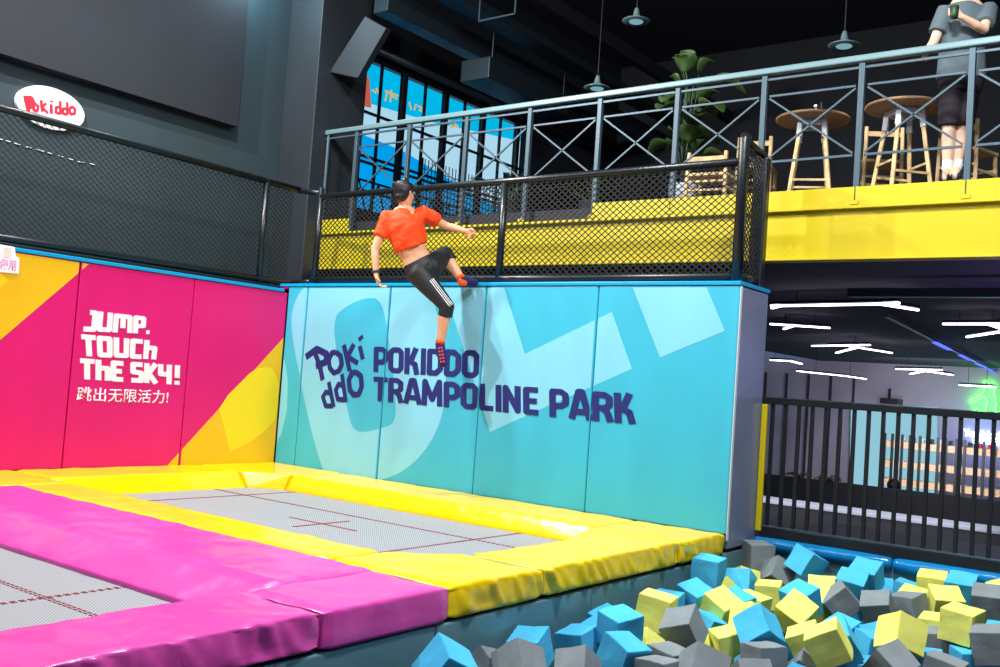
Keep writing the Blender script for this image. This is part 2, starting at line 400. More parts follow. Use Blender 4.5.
# the tumbling logo letters
LG = []
LG.append(([(0.380,1.195),(0.545,1.290),(0.709,1.241),(0.703,1.154),(0.551,1.104)], .075))
LG.append(([(0.517,1.256),(0.614,1.107),(0.678,0.957)], .065))
LG.append(([(0.845,1.268),(0.926,1.228),(0.951,1.144),(0.914,1.067),(0.840,1.042),(0.772,1.092),(0.747,1.178),(0.785,1.255),(0.845,1.268)], .06))
LG.append(([(0.958,1.348),(1.079,1.075)], .06))
LG.append(([(1.107,1.363),(1.032,1.233)], .055)); LG.append(([(1.017,1.232),(1.188,1.165)], .055))
LG.append(([(1.198,1.345),(1.257,1.210)], .055)); LG.append(([(1.192,1.446),(1.217,1.415)], .07))
LG.append(([(0.774,0.941),(0.881,0.679)], .055)); LG.append(([(0.818,0.825),(0.740,0.831),(0.700,0.774),(0.757,0.681),(0.864,0.688)], .055))
LG.append(([(0.963,1.037),(1.056,0.744)], .055)); LG.append(([(1.007,0.911),(0.929,0.928),(0.891,0.862),(0.932,0.768),(1.039,0.764)], .055))
LG.append(([(1.169,1.069),(1.247,1.031),(1.273,0.927),(1.239,0.841),(1.166,0.826),(1.101,0.875),(1.075,0.979),(1.111,1.055),(1.169,1.069)], .062))
for L, t in LG: letters += stroke_polys([L], t)
to3 = lambda u, v: (u, -.0015, v)
wp_labels = ['narrow blue wall pad in the left corner with the edge of the pale ring print',
             'blue wall pad printed with the tumbling navy logo and the pale ring',
             'blue wall pad with the middle of the navy lettering, behind the jumping man',
             'blue wall pad with the navy letters LINE and a pale slanted print',
             'rightmost blue wall pad with the end of the navy lettering']
for i in range(5):
    a, b = XS[i] + .004, XS[i + 1] - .004
    t = thing('wall_pad', wp_labels[i], 'wall pad', (a, 0, -.012), 'blue wall pads behind the trampoline')
    t = keep(MB().box(a, 0, -.012, b, .08, H - .024).build('panel', M['teal'], bevel=.012, seg=3), t)
    g = MB(); lo, hi = a + .012, b - .012
    # pale shapes; the ring is cut into an upper/lower strip around its hole
    def rect_ring(lo, hi):
        g = MB()
        n = 60
        for k in range(n):
            u0 = lo + (hi - lo) * k / n; u1 = lo + (hi - lo) * (k + 1) / n
            for (pl, hl) in ((ring, hole),):
                P = clip_poly(pl, u0, u1)
                if not P: continue
                Hh = clip_poly(hl, u0, u1)
                def at(poly, u, hi_):
                    vs = []
                    for j in range(len(poly)):
                        p, q = poly[j], poly[(j + 1) % len(poly)]
                        if min(p[0], q[0]) - 1e-6 <= u <= max(p[0], q[0]) + 1e-6:
                            if abs(p[0] - q[0]) < 1e-6: vs += [p[1], q[1]]
                            else: vs.append(p[1] + (q[1] - p[1]) * (u - p[0]) / (q[0] - p[0]))
                    return (max(vs) if hi_ else min(vs)) if vs else None
                um = max(u0, min(p_[0] for p_ in P)), min(u1, max(p_[0] for p_ in P))
                if um[1] - um[0] < 1e-5: continue
                T = [at(pl, um[0], 1), at(pl, um[1], 1)]; B = [at(pl, um[0], 0), at(pl, um[1], 0)]
                if None in T + B: continue
                T = [min(x, H - .04) for x in T]; B = [max(x, -.1) for x in B]
                if Hh and len(Hh) >= 3 and at(hl, um[0], 1) is not None and at(hl, um[1], 1) is not None:
                    HT = [at(hl, um[0], 1), at(hl, um[1], 1)]; HB = [at(hl, um[0], 0), at(hl, um[1], 0)]
                    g.prism([(um[0], HT[0]), (um[1], HT[1]), (um[1], T[1]), (um[0], T[0])], to3, (0, .0012, 0))
                    g.prism([(um[0], B[0]), (um[1], B[1]), (um[1], HB[1]), (um[0], HB[0])], to3, (0, .0012, 0))
                else:
                    g.prism([(um[0], B[0]), (um[1], B[1]), (um[1], T[1]), (um[0], T[0])], to3, (0, .0012, 0))
        return g
    g = rect_ring(lo, hi)
    for pl in (ell, cee, sliver):
        P = clip_poly([(x, min(z, H - .04)) for x, z in pl], lo, hi)
        if P: g.prism(P, to3, (0, .0012, 0))
    if g.v: keep(g.build('printed_graphic', M['pale']), t)
    l = MB(); k3 = lambda u, v: (u, -.004, v)
    for pl in letters:
        P = clip_poly(pl, a + .006, b - .006)
        if P: l.prism(P, lambda u, v, e=.0002 * (letters.index(pl) % 17): (u, -.004 - e, v), (0, .0035, 0))
    if l.v: keep(l.build('lettering', M['navy']), t)
# pink return strip of the back wall seen above the left wall
o = MB().box(-.31, .0, HL + .01, -.004, .08, H - .024).build('wall_pad', M['magenta'], bevel=.01)
tag(o, 'short magenta strip of padding above the corner of the left wall', 'wall pad')

# ---- magenta wall pads
YS = [0.0, -1.245, -2.5, -3.75, -5.0]
yel1 = [(-2.420,1.897),(-3.174,1.126),(-3.625,0.659),(-3.754,2.026)]
yel1 = [(y, min(z, HL - .04)) for y, z in yel1]
pal1 = [(-3.642,0.841),(-3.217,1.576),(-3.155,1.653),(-3.323,1.788),(-3.736,1.829)]
yel2 = [(0.031,1.443),(-1.387,-0.010),(-1.564,-0.184),(-0.015,-0.179)]
heart = [(-0.812,0.577),(-0.711,0.728),(-0.579,0.851),(-0.444,0.977),(-0.326,1.038),(-0.202,1.056),(-0.129,1.037),(-0.025,0.874),(-0.018,0.672),(-0.040,0.469),(-0.170,0.346),(-0.339,0.236),(-0.622,0.120)]
lines = [('JUMP.', [(-2.428,1.268),(-1.708,1.300),(-1.719,1.462),(-2.428,1.469)]), ('TOUCh', [(-2.400,1.037),(-1.621,1.052),(-1.617,1.237),(-2.435,1.235)]),
         ('ThE SKy!', [(-2.404,0.822),(-1.312,0.811),(-1.326,1.009),(-2.423,1.012)])]
plab = ['magenta wall pad nearest the corner with a yellow slanted print and lime blob', 'magenta wall pad carrying the white slogan letters',
        'magenta wall pad with the big yellow print at its upper left, left of the slogan', 'yellow and magenta wall pad at the left edge beside the white notice']
m3 = lambda u, v: (.0003, u, v)
for i in range(4):
    a, b = YS[i + 1] + .004, YS[i] - .004
    t = thing('wall_pad', plab[i], 'wall pad', (0, a, -.012), 'magenta wall pads on the left side')
    t = keep(MB().box(-.07, a, -.012, 0, b, HL - .034).build('panel', M['magenta'], bevel=.012, seg=3), t)
    g = MB(); gy = MB()
    for pl in (yel1, yel2):
        P = clip_poly(pl, a + .012, b - .012)
        if P: g.prism([(y, max(-.1, z)) for y, z in P], m3, (.0012, 0, 0))
    if g.v: keep(g.build('printed_graphic', M['wallyellow']), t)
    for pl in (pal1, heart):
        P = clip_poly(pl, a + .012, b - .012)
        if P: gy.prism(P, lambda u, v: (.0016, u, v), (.0012, 0, 0))
    if gy.v: keep(gy.build('pale_print', M['paleyellow']), t)
    l = MB()
    for s_, q in lines:
        for e, pl in enumerate(layout(s_, BLOCK, q, .24)):
            P = clip_poly(pl, a + .006, b - .006)
            if P: l.prism(P, lambda u, v: (.0008 + .0002 * (e % 17), u, v), (.0035, 0, 0))
    if l.v: keep(l.build('lettering', M['white']), t)
    if i == 1:
        q = [(-2.423,0.617),(-1.443,0.654),(-1.444,0.785),(-2.427,0.756)]
        tx = text_mesh('chinese_lettering', '\u8df3\u51fa\u65e0\u9650\u6d3b\u529b!', M['white'], abs(q[3][1] - q[0][1]) * .95, (.003, q[0][0], q[0][1] + .0), (0, 1, 0), (0, 0, 1), None, .002, width=q[1][0] - q[0][0], bold=.004)
        keep(tx, t)
# white two-line notice on the left edge
sg = [(-3.464,1.954),(-3.130,1.946),(-3.113,1.865),(-3.081,1.857),(-3.072,1.717),(-3.440,1.702)]
t = thing('notice_board', 'small white rounded notice with beige and pink characters on the yellow print, left edge', 'sign', (.004, sg[4][0], sg[4][1]))
keep(MB().prism(sg, lambda u, v: (.004, u, v), (.012, 0, 0)).build('plate', M['white'], bevel=.003), t)
qa = [(-3.228,1.840),(-3.154,1.929)]
keep(text_mesh('beige_characters', '\u9762', M['beigetext'], qa[1][1] - qa[0][1], (.0175, qa[0][0], qa[0][1]), (0, 1, 0), (0, 0, 1), None, .002, width=qa[1][0] - qa[0][0]), t)
qb = [(-3.249,1.741),(-3.106,1.835)]
keep(text_mesh('pink_characters', '\u4f7f\u7528', M['pinktext'], qb[1][1] - qb[0][1], (.0175, qb[0][0], qb[0][1]), (0, 1, 0), (0, 0, 1), None, .002, width=qb[1][0] - qb[0][0], bold=.01), t)

# oval sign high on the slate wall, over the net
ov = [(-2.673,3.502),(-2.341,3.749),(-1.950,3.552),(-2.321,3.324)]
cy = (ov[0][0] + ov[2][0]) / 2; cz = (ov[1][1] + ov[3][1]) / 2; ry = (ov[2][0] - ov[0][0]) / 2; rz = (ov[1][1] - ov[3][1]) / 2
t = thing('oval_sign', 'white oval sign with red letters on the dark wall above the net', 'sign', (-1.17, cy, cz - rz))
keep(MB().prism(arc(cy, cz, ry, rz, 0, 360, 47)[:-1], lambda u, v: (-1.199, u, v), (.04, 0, 0)).build('oval_plate', M['ovalwhite']), t)
rl = [([(-2.602,3.550),(-2.532,3.569),(-2.508,3.525),(-2.556,3.491)], .07), ([(-2.582,3.555),(-2.554,3.471),(-2.540,3.434)], .04), ([(-2.488,3.540),(-2.450,3.520),(-2.455,3.467),(-2.492,3.468),(-2.498,3.527)], .028),
      ([(-2.426,3.588),(-2.404,3.476)], .03), ([(-2.372,3.572),(-2.409,3.521),(-2.346,3.476)], .026), ([(-2.319,3.576),(-2.310,3.480)], .034), ([(-2.317,3.613),(-2.316,3.598)], .036),
      ([(-2.228,3.633),(-2.215,3.500)], .028), ([(-2.228,3.570),(-2.264,3.560),(-2.264,3.508),(-2.221,3.504)], .028),
      ([(-2.153,3.643),(-2.140,3.510)], .028), ([(-2.152,3.575),(-2.189,3.565),(-2.190,3.517),(-2.146,3.513)], .028), ([(-2.101,3.615),(-2.061,3.594),(-2.062,3.546),(-2.104,3.530),(-2.124,3.567),(-2.101,3.615)], .028)]
l = MB()
for L, th in rl:
    for e, P in enumerate(stroke_polys([L], th)): l.prism(P, lambda u, v: (-1.1585 + .0003 * (e + rl.index((L, th)) % 5), u, v), (.004, 0, 0))
keep(l.build('red_lettering', M['red']), t)
# a few fine white paint dashes on the slate wall
d = MB(); dl = [(-2.778,3.105),(-2.749,3.108),(-2.719,3.105),(-2.669,3.102),(-2.639,3.099),(-2.578,3.096),(-2.517,3.093),(-2.465,3.090),(-2.414,3.092),(-2.329,3.086),(-2.287,3.085),(-2.233,3.082),(-2.169,3.082),(-2.125,3.076),(-2.070,3.075),(-2.014,3.070),(-1.958,3.066),(-1.891,3.071),(-1.824,3.075),(-1.766,3.074)]
for k in range(0, len(dl) - 1, 2): d.bar((-1.196, *dl[k]), (-1.196, *dl[k + 1]), .018, .006)
tag(d.build('painted_dashes', M['stripe']), 'dashed white line painted on the slate wall behind the left net', 'wall marking')

# ------------------------------------------------------------------ safety fences with nets
def net(name, P, ulen, vlen, parent, cell=(.07, .056), th=.0075):
    """P(u,v)->Vector; diamond net of two cord families"""
    m = MB(); cu, cv = cell; slope = cv / cu
    for sgn in (1, -1):
        k = -vlen / slope
        c0 = k if sgn > 0 else 0
        c = c0; end = ulen if sgn > 0 else ulen + vlen / slope
        while c < end:
            # line: v = sgn*slope*(u-c)
            if sgn > 0: u0, u1 = max(0, c), min(ulen, c + vlen / slope)
            else: u0, u1 = max(0, c - vlen / slope), min(ulen, c)
            if u1 - u0 > .01:
                v0, v1 = sgn * slope * (u0 - c), sgn * slope * (u1 - c)
                n = max(1, int((u1 - u0) / .5))
                for j in range(n):
                    ua, ub = u0 + (u1 - u0) * j / n, u0 + (u1 - u0) * (j + 1) / n
                    va, vb = sgn * slope * (ua - c), sgn * slope * (ub - c)
                    m.bar(P(ua, va), P(ub, vb), th)
            c += cu
    return keep(m.build(name, M['netblack']), parent)
# back fence (along X)
fY = .14; zb, zt = 2.065, 3.02
t = thing('safety_fence', 'long black net fence standing on top of the blue wall', 'fence', (2.8, fY, 2.012))
for x, top in ((.26, 3.12), (2.86, 3.0)):
    keep(MB().tube([(x, fY, 2.012), (x, fY, top)], .036, 14).build('post', M['padblack'], smooth=True), t)
keep(MB().tube([(5.31, fY - .02, 2.012), (5.31, fY - .02, 3.2), (5.315, fY - .0, 3.235)], .045, 16).build('post', M['padblack'], smooth=True), t)
keep(MB().tube([(.26, fY, zt), (5.3, fY, zt)], .034, 14).build('top_rail', M['padblack'], smooth=True), t)
keep(MB().tube([(.2, fY, zb), (5.3, fY, zb)], .034, 14).build('bottom_rail', M['padblack'], smooth=True), t)
net('net', lambda u, v: Vector((.28 + u, fY, zb + v)), 5.0, zt - zb, t)
# return at the right end (along Y)
t = thing('safety_fence', 'short black net return at the right end of the wall top', 'fence', (5.31, .35, 2.012))
keep(MB().box(5.235, .50, 2.012, 5.36, .60, 3.14).build('post', M['padblack'], bevel=.015), t)
keep(MB().tube([(5.31, fY, 3.2), (5.31, .56, 3.16)], .03, 12).build('top_rail', M['padblack'], smooth=True), t)
keep(MB().tube([(5.31, fY, 2.07), (5.31, .56, 2.07)], .036, 12).build('bottom_rail', M['padblack'], smooth=True), t)
net('net', lambda u, v: Vector((5.31, fY + .05 + u, 2.09 + v)), .36, 1.06, t)
# left fence (along Y)
fX = -.16
t = thing('safety_fence', 'black net fence on top of the magenta wall at the left', 'fence', (fX, -2.0, 1.945))
for y in (-.3, -4.0):
    keep(MB().tube([(fX, y, 1.945), (fX, y, 3.16)], .036, 14).build('post', M['padblack'], smooth=True), t)
keep(MB().tube([(fX, -6.0, 3.19), (fX, fY + .05, 3.13)], .036, 14).build('top_rail', M['padblack'], smooth=True), t)
keep(MB().tube([(fX, -6.0, 2.03), (fX, fY + .05, 2.03)], .036, 14).build('bottom_rail', M['padblack'], smooth=True), t)
keep(MB().box(fX - .07, -6.0, 1.945, fX + .05, fY - .2, 1.985).build('base_rail', M['padblack'], bevel=.01), t)
net('net', lambda u, v: Vector((fX, -5.0 + u, 2.03 + v)), 5.1, 1.12, t, cell=(.07, .055), th=.0055)
# corner link between the two fences
t = thing('safety_fence', 'short black net piece closing the corner between the left and back fences', 'fence', (.05, fY + .03, 2.012))
keep(MB().tube([(fX, fY + .05, 3.12), (.26, fY + .0, 3.06)], .03, 12).build('top_rail', M['padblack'], smooth=True), t)
keep(MB().tube([(fX, fY + .05, 2.05), (.24, fY, 2.05)], .03, 12).build('bottom_rail', M['padblack'], smooth=True), t)

# ------------------------------------------------------------------ balcony
BY = .9
struct(MB().box(-.6, BY + .12, 2.45, 12, 9.0, 2.9).build('floor_balcony', M['shadecol']))
bm_ = MB(); bm_.box(-.6, BY + .02, 2.3, 12, BY + .06, 2.76)
bm_.box(-.6, BY - .03, 2.735, 12, BY + .12, 2.76); bm_.box(-.6, BY - .03, 2.3, 12, BY + .12, 2.315)
struct(bm_.build('trim_4', M['fascia'], bevel=.003))
ZF = 2.92
tb = MB(); PX = [3.40 + .862 * k for k in range(-4, 6)]
ks = [x for x in PX if x > 3.3]
for x0, x1 in zip(ks[:-1], ks[1:]):
    o = MB().box(x0 + .005, BY - .012, 2.762, x1 - .005, BY + .0, ZF).build('toe_board', M['fascia'], bevel=.002)
    if x0 < 3.5: lb = 'yellow toe board at the left end of the run, where the step is'
    elif x0 < 4.9: lb = 'yellow toe board behind the net, %s of the tall corner post' % ('just left' if x0 < 4.6 else 'straddling the foot')
    else: lb = 'yellow toe board under %s' % ('the left round table' if x0 < 5.9 else 'the right round table' if x0 < 6.5 else 'the standing person' if x0 < 7.3 else 'the rail beyond the standing person')
    tag(o, lb, 'toe board', 'yellow toe boards along the balcony edge')
o = MB().box(-.55, BY - .012, 2.762, -.05, BY, ZF).build('toe_board', M['fascia'], bevel=.002)
tag(o, 'short yellow toe board at the far left beside the dark column', 'toe board', 'yellow toe boards along the balcony edge')
t = thing('balcony_railing', 'long steel balcony railing with crossed braces above the yellow beam', 'railing', (3.5, BY, 2.76))
for x in PX:
    po = keep(MB().box(x - .024, BY + .004, 2.762, x + .024, BY + .05, 3.99).build('post', M['railgrey'], bevel=.004), t)
    keep(MB().box(x - .035, BY - .03, 2.765, x + .035, BY - .014, 2.80).build('foot_bracket', M['fascia'], bevel=.003), po)
keep(MB().bar((-.6, BY + .03, 4.03), (9.3, BY + .03, 4.03), .07, .06).build('handrail', M['railteal'], bevel=.012), t)
keep(MB().bar((-.6, BY + .03, 3.955), (9.3, BY + .03, 3.955), .02, .02).build('under_rail', M['railgrey']), t)
for x0, x1 in zip(PX[:-1], PX[1:]):
    a, b = x0 + .05, x1 - .05; y = BY + .03
    keep(MB().bar((a, y, 3.80), (b, y, 3.80), .018).build('panel_top_bar', M['railgrey']), t)
    keep(MB().bar((a, y, 3.20), (b, y, 3.20), .02).build('panel_bottom_bar', M['railgrey']), t)
    m = MB(); m.bar((a, y, 3.22), (b, y, 3.78), .016); m.bar((a, y, 3.78), (b, y, 3.22), .016)
    keep(m.build('cross_brace', M['railgrey']), t)
m = MB(); m.tube([(-.56, BY + .03, 2.92), (-.56, BY + .03, 4.0)], .02, 8); keep(m.build('post', M['railgrey']), t)
# soffit below the balcony and lighting duct
struct(MB().box(-.6, BY + .12, 2.30, 12, 20, 2.45).build('ceiling_lower', M['ceilblack']))
dk = tag(MB().box(5.6, 2.05, 2.12, 10, 2.16, 2.2).build('cable_tray', M['duct'], bevel=.004), 'slim grey cable tray hanging under the balcony', 'cable tray')

# bar tables
def bar_table(cx, cy, label, rot):
    t = thing('bar_table', label, 'table', (cx, cy, 2.9), 'round bar tables on the balcony')
    top = 3.73
    keep(MB().lathe((cx, cy, top), [(.30, 0), (.335, .008), (.34, .02), (.335, .032), (.30, .035)], 40).build('tabletop', M['woodtop'], smooth=False, bevel=.004), t)
    for k in range(4):
        a = rot + PI / 4 + k * PI / 2; c, s = math.cos(a), math.sin(a)
        lg = keep(MB().bar((cx + c * .27, cy + s * .27, 2.9), (cx + c * .15, cy + s * .15, top - .06), .034).build('leg', M['wood'], bevel=.005), t)
        keep(MB().bar((cx + c * .165, cy + s * .165, top - .17), (cx + c * .15, cy + s * .15, top - .0), .046).build('leg_collar', M['whitepaint'], bevel=.005), lg)
    m = MB()
    for k in range(4):
        a = rot + PI / 4 + k * PI / 2; a2 = a + PI / 2
        m.bar((cx + math.cos(a) * .15, cy + math.sin(a) * .15, top - .03), (cx + math.cos(a2) * .15, cy + math.sin(a2) * .15, top - .03), .03, .05)
    keep(m.build('apron', M['whitepaint'], bevel=.003), t)
    for k in range(4):
        a = rot + PI / 4 + k * PI / 2; a2 = a + PI / 2; z = 3.14 + .1 * (k % 2); r = .27 - .12 * (z - 2.9) / .9
        keep(MB().bar((cx + math.cos(a) * r, cy + math.sin(a) * r, z), (cx + math.cos(a2) * r, cy + math.sin(a2) * r, z), .022).build('stretcher', M['wood'], bevel=.003), t)
    return t
bar_table(5.33, 1.62, 'left round bar table with four splayed wooden legs behind the balcony railing', .35)
bar_table(6.18, 1.55, 'right round bar table with splayed wooden legs, next to the standing person', .75)
t = thing('condiment_holder', 'small chrome holder with a dark bottle on the left round table', 'holder', (5.36, 1.6, 3.765))
keep(MB().lathe((5.36, 1.6, 3.765), [(.04, 0), (.04, .012), (.008, .014), (.008, .09), (.02, .1), (.02, .12)], 14).build('stand', M['chrome']), t)
keep(MB().lathe((5.39, 1.66, 3.765), [(.022, 0), (.024, .06), (.02, .1), (.01, .13), (.01, .16)], 12).build('bottle', M['shadecol']), t)
# high chairs
def chair(cx, cy, sz, bz, w_, rot, label):
    t = thing('bar_chair', label, 'chair', (cx, cy, 2.9), 'wooden chairs on the balcony')
    R = Matrix.Translation((cx, cy, 0)) @ Matrix.Rotation(rot, 4, 'Z')
    q = lambda x, y, z: R @ Vector((x, y, z))
    h = w_ / 2
    for x in (-h, h):
        keep(MB().bar(q(x, -h, 2.9), q(x * .92, -h * .9, bz), .032).build('leg', M['wood'], bevel=.004), t)
        keep(MB().bar(q(x, h, 2.9), q(x * .92, h * .9, sz), .032).build('leg', M['wood'], bevel=.004), t)
    keep(MB().bar(q(0, -h, sz), q(0, h, sz), w_ + .02, .03).build('seat', M['wood'], bevel=.006), t)
    keep(MB().bar(q(-h, -h * .9, bz - .07), q(h, -h * .9, bz - .07), .02, .05).build('backrest', M['wood'], bevel=.004), t)
    for z in (2.9 + (sz - 2.9) * .35, 2.9 + (sz - 2.9) * .62):
        m = MB()
        for sx in (-h, h): m.bar(q(sx * .98, -h, z), q(sx * .98, h, z), .02)
        for sy in (-h, h): m.bar(q(-h, sy, z + .05), q(h, sy, z + .05), .02)
        keep(m.build('stretcher', M['wood']), t)
chair(4.42, 1.45, 3.22, 3.44, .40, .1, 'low pale wooden chair behind the net, left of the tall corner post')
chair(4.62, 2.05, 3.42, 3.72, .34, .2, 'taller pale wooden chair standing behind the low one near the corner post')
chair(5.75, 2.35, 3.45, 3.78, .36, .5, 'dim wooden bar chair between and behind the two round tables')
chair(6.62, 2.0, 3.4, 3.66, .36, -.3, 'dim wooden bar chair behind the standing person and right round table')

# plants
def leaf_plant(name, cx, cy, base, n, length, wid, rise, label, m_leaf, pot_r=.13, pot_h=.26, potm='pot', trunk=0.0, seed=1):
    rnd = random.Random(seed)
    t = thing(name, label, 'plant', (cx, cy, base))
    keep(MB().lathe((cx, cy, base), [(pot_r * .8, 0), (pot_r, pot_h), (pot_r * .9, pot_h), (pot_r * .88, pot_h - .03)], 20).build('pot', M[potm]), t)
    keep(MB().lathe((cx, cy, base + pot_h - .04), [(pot_r * .86, 0), (pot_r * .86, .012)], 20).build('soil', M['soil']), t)
    for k in range(n):
        a = k * 2.4 + rnd.uniform(-.3, .3); el = rise[0] + (rise[1] - rise[0]) * rnd.random()
        L = length * rnd.uniform(.75, 1.1); z0 = base + pot_h - .03
        d = Vector((math.cos(a) * math.cos(el), math.sin(a) * math.cos(el), math.sin(el)))
        st = Vector((cx, cy, z0)); tr = st + Vector((d.x * .1, d.y * .1, trunk * rnd.uniform(.25, 1)))
        sm_ = keep(MB().tube([st, (st + tr) / 2 + Vector((0, 0, .02)), tr, tr + d * L * .3], [.012, .01, .008, .006], 6).build('stem', M['darkleaf'], smooth=True), t)
        side = d.cross(Vector((0, 0, 1))).normalized(); vs = []; fs = []
        nn = 9; s0 = tr + d * L * .28; up = side.cross(d)
        for j in range(nn + 1):
            u = j / nn; c = s0 + d * (L * .75 * u) - Vector((0, 0, 1)) * (L * .35 * u * u)
            ww = wid * math.sin(PI * min(1, u * .93 + .05)) ** .7
            for sx in (-1, 0, 1): vs.append(c + side * (ww / 2 * sx) + up * (abs(sx) * .25 * ww))
        for j in range(nn):
            for q in (0, 1): a0 = j * 3 + q; fs.append((a0, a0 + 1, a0 + 4, a0 + 3))
        lf = link_mesh('leaf', vs, fs, M[m_leaf], None, True)
        so = lf.modifiers.new('thick', 'SOLIDIFY'); so.thickness = .004
        keep(lf, sm_)
    return t
leaf_plant('broad_leaf_plant', 3.95, 1.75, 2.9, 24, .46, .25, (.0, 1.35), 'tall green broad-leaved plant in a white pot behind the balcony railing', 'leaf', .15, .34, 'pot', 1.15, 3)
leaf_plant('spiky_plant', 1.75, 1.7, 2.9, 16, .5, .05, (.5, 1.4), 'dark spiky plant low in front of the lit window, right of the jumping man', 'darkleaf', .14, .26, 'shadecol', .1, 5)
leaf_plant('spiky_plant', 2.75, 1.9, 2.9, 14, .45, .05, (.4, 1.3), 'dark spiky plant behind the net near the step in the yellow boards', 'darkleaf', .14, .26, 'shadecol', .1, 6)

# hall ceiling beams, ducts and pendants
def beam(a, b, wd, ht, label, name='ceiling_beam', m='duct'):
    return tag(MB().bar(a, b, wd, ht).build(name, M[m], bevel=.01), label, 'beam' if name == 'ceiling_beam' else 'duct')
beam((-.25, 1.35, 5.82), (-.25, 9.0, 5.82), .25, .3, 'dark ceiling beam running back above the window wall')
beam((.45, 1.2, 5.95), (.45, 9.0, 5.95), .34, .12, 'flat grey ceiling beam catching light right of the window')
beam((1.15, 1.4, 6.15), (1.15, 9.0, 6.15), .12, .2, 'slim ceiling beam near the top centre', m='shadecol')
dd = MB(); dd.bar((.1, 2.9, 5.35), (.1, 4.9, 5.35), .5, .3)
for yy in (3.0, 4.8): dd.bar((.31, yy, 5.45), (.31, yy, 5.9), .02)
tag(dd.build('air_duct', M['duct'], bevel=.02), 'boxy grey air duct hanging right of the window top', 'duct')
tag(MB().tube([(WX + .12, 1.56, 5.56), (WX + .12, 9.0, 5.56)], .05, 12).build('steel_pipe', M['duct'], smooth=True), 'steel pipe running along the top of the window', 'pipe')
fr = MB(); q_ = [(1.0, 1.82, 5.9), (1.0, 1.82, 5.5), (1.55, 1.82, 5.5), (1.55, 1.82, 5.9)]
for a, b in zip(q_[:-1], q_[1:]): fr.bar(a, b, .02)
fr.bar(q_[0], q_[3], .02)
fo = fr.build('hanging_frame', M['duct']); tag(fo, 'thin rectangular steel frame hanging at the top centre', 'frame')
def pendant(x, y, z, top, label):
    t = thing('pendant_lamp', label, 'lamp', (x, y, z), 'pendant lamps over the balcony')
    ls = keep(MB().lathe((x, y, z), [(.15, 0), (.155, .006), (.1, .03), (.04, .06), (.028, .12), (.02, .15)], 28).build('lamp_shade', M['railteal'], smooth=True), t)
    keep(MB().lathe((x, y, z - .012), [(.07, 0), (.08, .008), (.07, .016)], 20).build('bulb', M['lampglass']), ls)
    keep(MB().tube([(x, y, z + .14), (x, y, top)], .006, 6).build('cord', M['black']), t)
pendant(3.18, 1.9, 5.16, 7.4, 'round metal pendant lamp at the top centre of the hall')
pendant(2.56, 2.17, 4.56, 7.4, 'pendant lamp just peeking over the balcony handrail')
pendant([(5.361,4.679)][0][0], 2.3, [(5.361,4.679)][0][1], 7.4, 'dark pendant lamp above the left round table')

# ------------------------------------------------------------------ window and the lit billboard outside
wf = MB(); W0, W1, Z0, Z1 = 1.9, 5.98, 3.3, 5.5; bay = (W1 - W0) / 4.3
x = WX - .06
rows = [3.3, 3.62, 4.02, 4.1, 4.72, 5.5]
wy = [W0 + .1 + bay * k for k in range(5)]
for y in wy: wf.box(x - .04, y - .045, Z0, x + .04, y + .045, Z1)
for y in wy[:-1]: wf.box(x - .02, y + bay / 2 - .018, Z0, x + .02, y + bay / 2 + .018, Z1)
for z in rows[1:-1]: wf.box(x - .02, W0, z - .018, x + .02, W1 + .1, z + .018)
wf.box(x - .05, W0, Z1 - .06, x + .05, W1 + .1, Z1); wf.box(x - .05, W0, Z0, x + .05, W1 + .1, Z0 + .05)
wobj = struct(wf.build('window_1', M['black'], bevel=.003))
for k in range(4):
    for j, (za, zb_) in enumerate(zip(rows[:-1], rows[1:])):
        if zb_ - za < .2: continue
        MB().box(x - .004, wy[k] + .03, za + .01, x + .004, wy[k + 1] - .03, zb_ - .01).build('pane', M['glass'], wobj)
bx = -2.6
def band(name, m, pix, parent, dx=0):
    return keep(MB().prism(pix, lambda u, v: (bx + dx, u, v), (.02, 0, 0)).build(name, M[m]), parent)
t = thing('billboard', 'lit blue and white billboard standing outside the window', 'billboard', (bx, 6.5, -1.15))
for yy in (2.5, 6.0, 9.5): keep(MB().box(bx - .2, yy - .06, -1.15, bx - .08, yy + .06, 5.6).build('post', M['black']), t)
keep(MB().box(bx - .1, 2.0, 3.0, bx - .02, 10.0, 3.1).build('crossbeam', M['black']), t)
sky = [(2.671,5.951),(3.718,6.451),(9.033,6.522),(9.133,5.714),(5.082,5.353),(2.740,5.318)]
mid = [(2.740,5.318),(5.070,5.455),(9.108,5.916),(9.333,4.087),(7.894,4.210),(4.380,4.803),(2.788,4.864)]
low = [(2.788,4.864),(4.380,4.803),(7.894,4.210),(9.333,4.087),(9.460,3.064),(3.015,2.764)]
band('sky_panel', 'bill_sky', sky, t); band('white_panel', 'bill_white', mid, t, .001); band('blue_panel', 'bill_blue', low, t, .002)
band('red_panel', 'bill_red', [(3.162,5.757),(3.496,5.760),(3.592,5.299),(3.216,5.262)], t, .03)
gl = MB()
for L in ([(3.892,5.658),(4.202,5.663)], [(3.939,5.655),(3.909,5.498)], [(4.014,5.626),(4.184,5.607)], [(4.028,5.713),(4.026,5.513)], [(3.683,5.647),(3.761,5.571)], [(3.597,5.590),(3.692,5.568)],
          [(4.476,5.637),(4.540,5.519)], [(4.651,5.651),(4.613,5.538)], [(4.704,5.632),(4.834,5.615)], [(4.737,5.572),(4.840,5.565)], [(5.530,5.606),(5.627,5.488)], [(5.642,5.600),(5.788,5.547)], [(5.573,5.474),(5.731,5.551)]):
    for P in stroke_polys([L], .028): gl.prism(P, lambda u, v: (bx + .03, u, v), (.01, 0, 0))
keep(gl.build('gold_marks', M['bill_gold']), t)
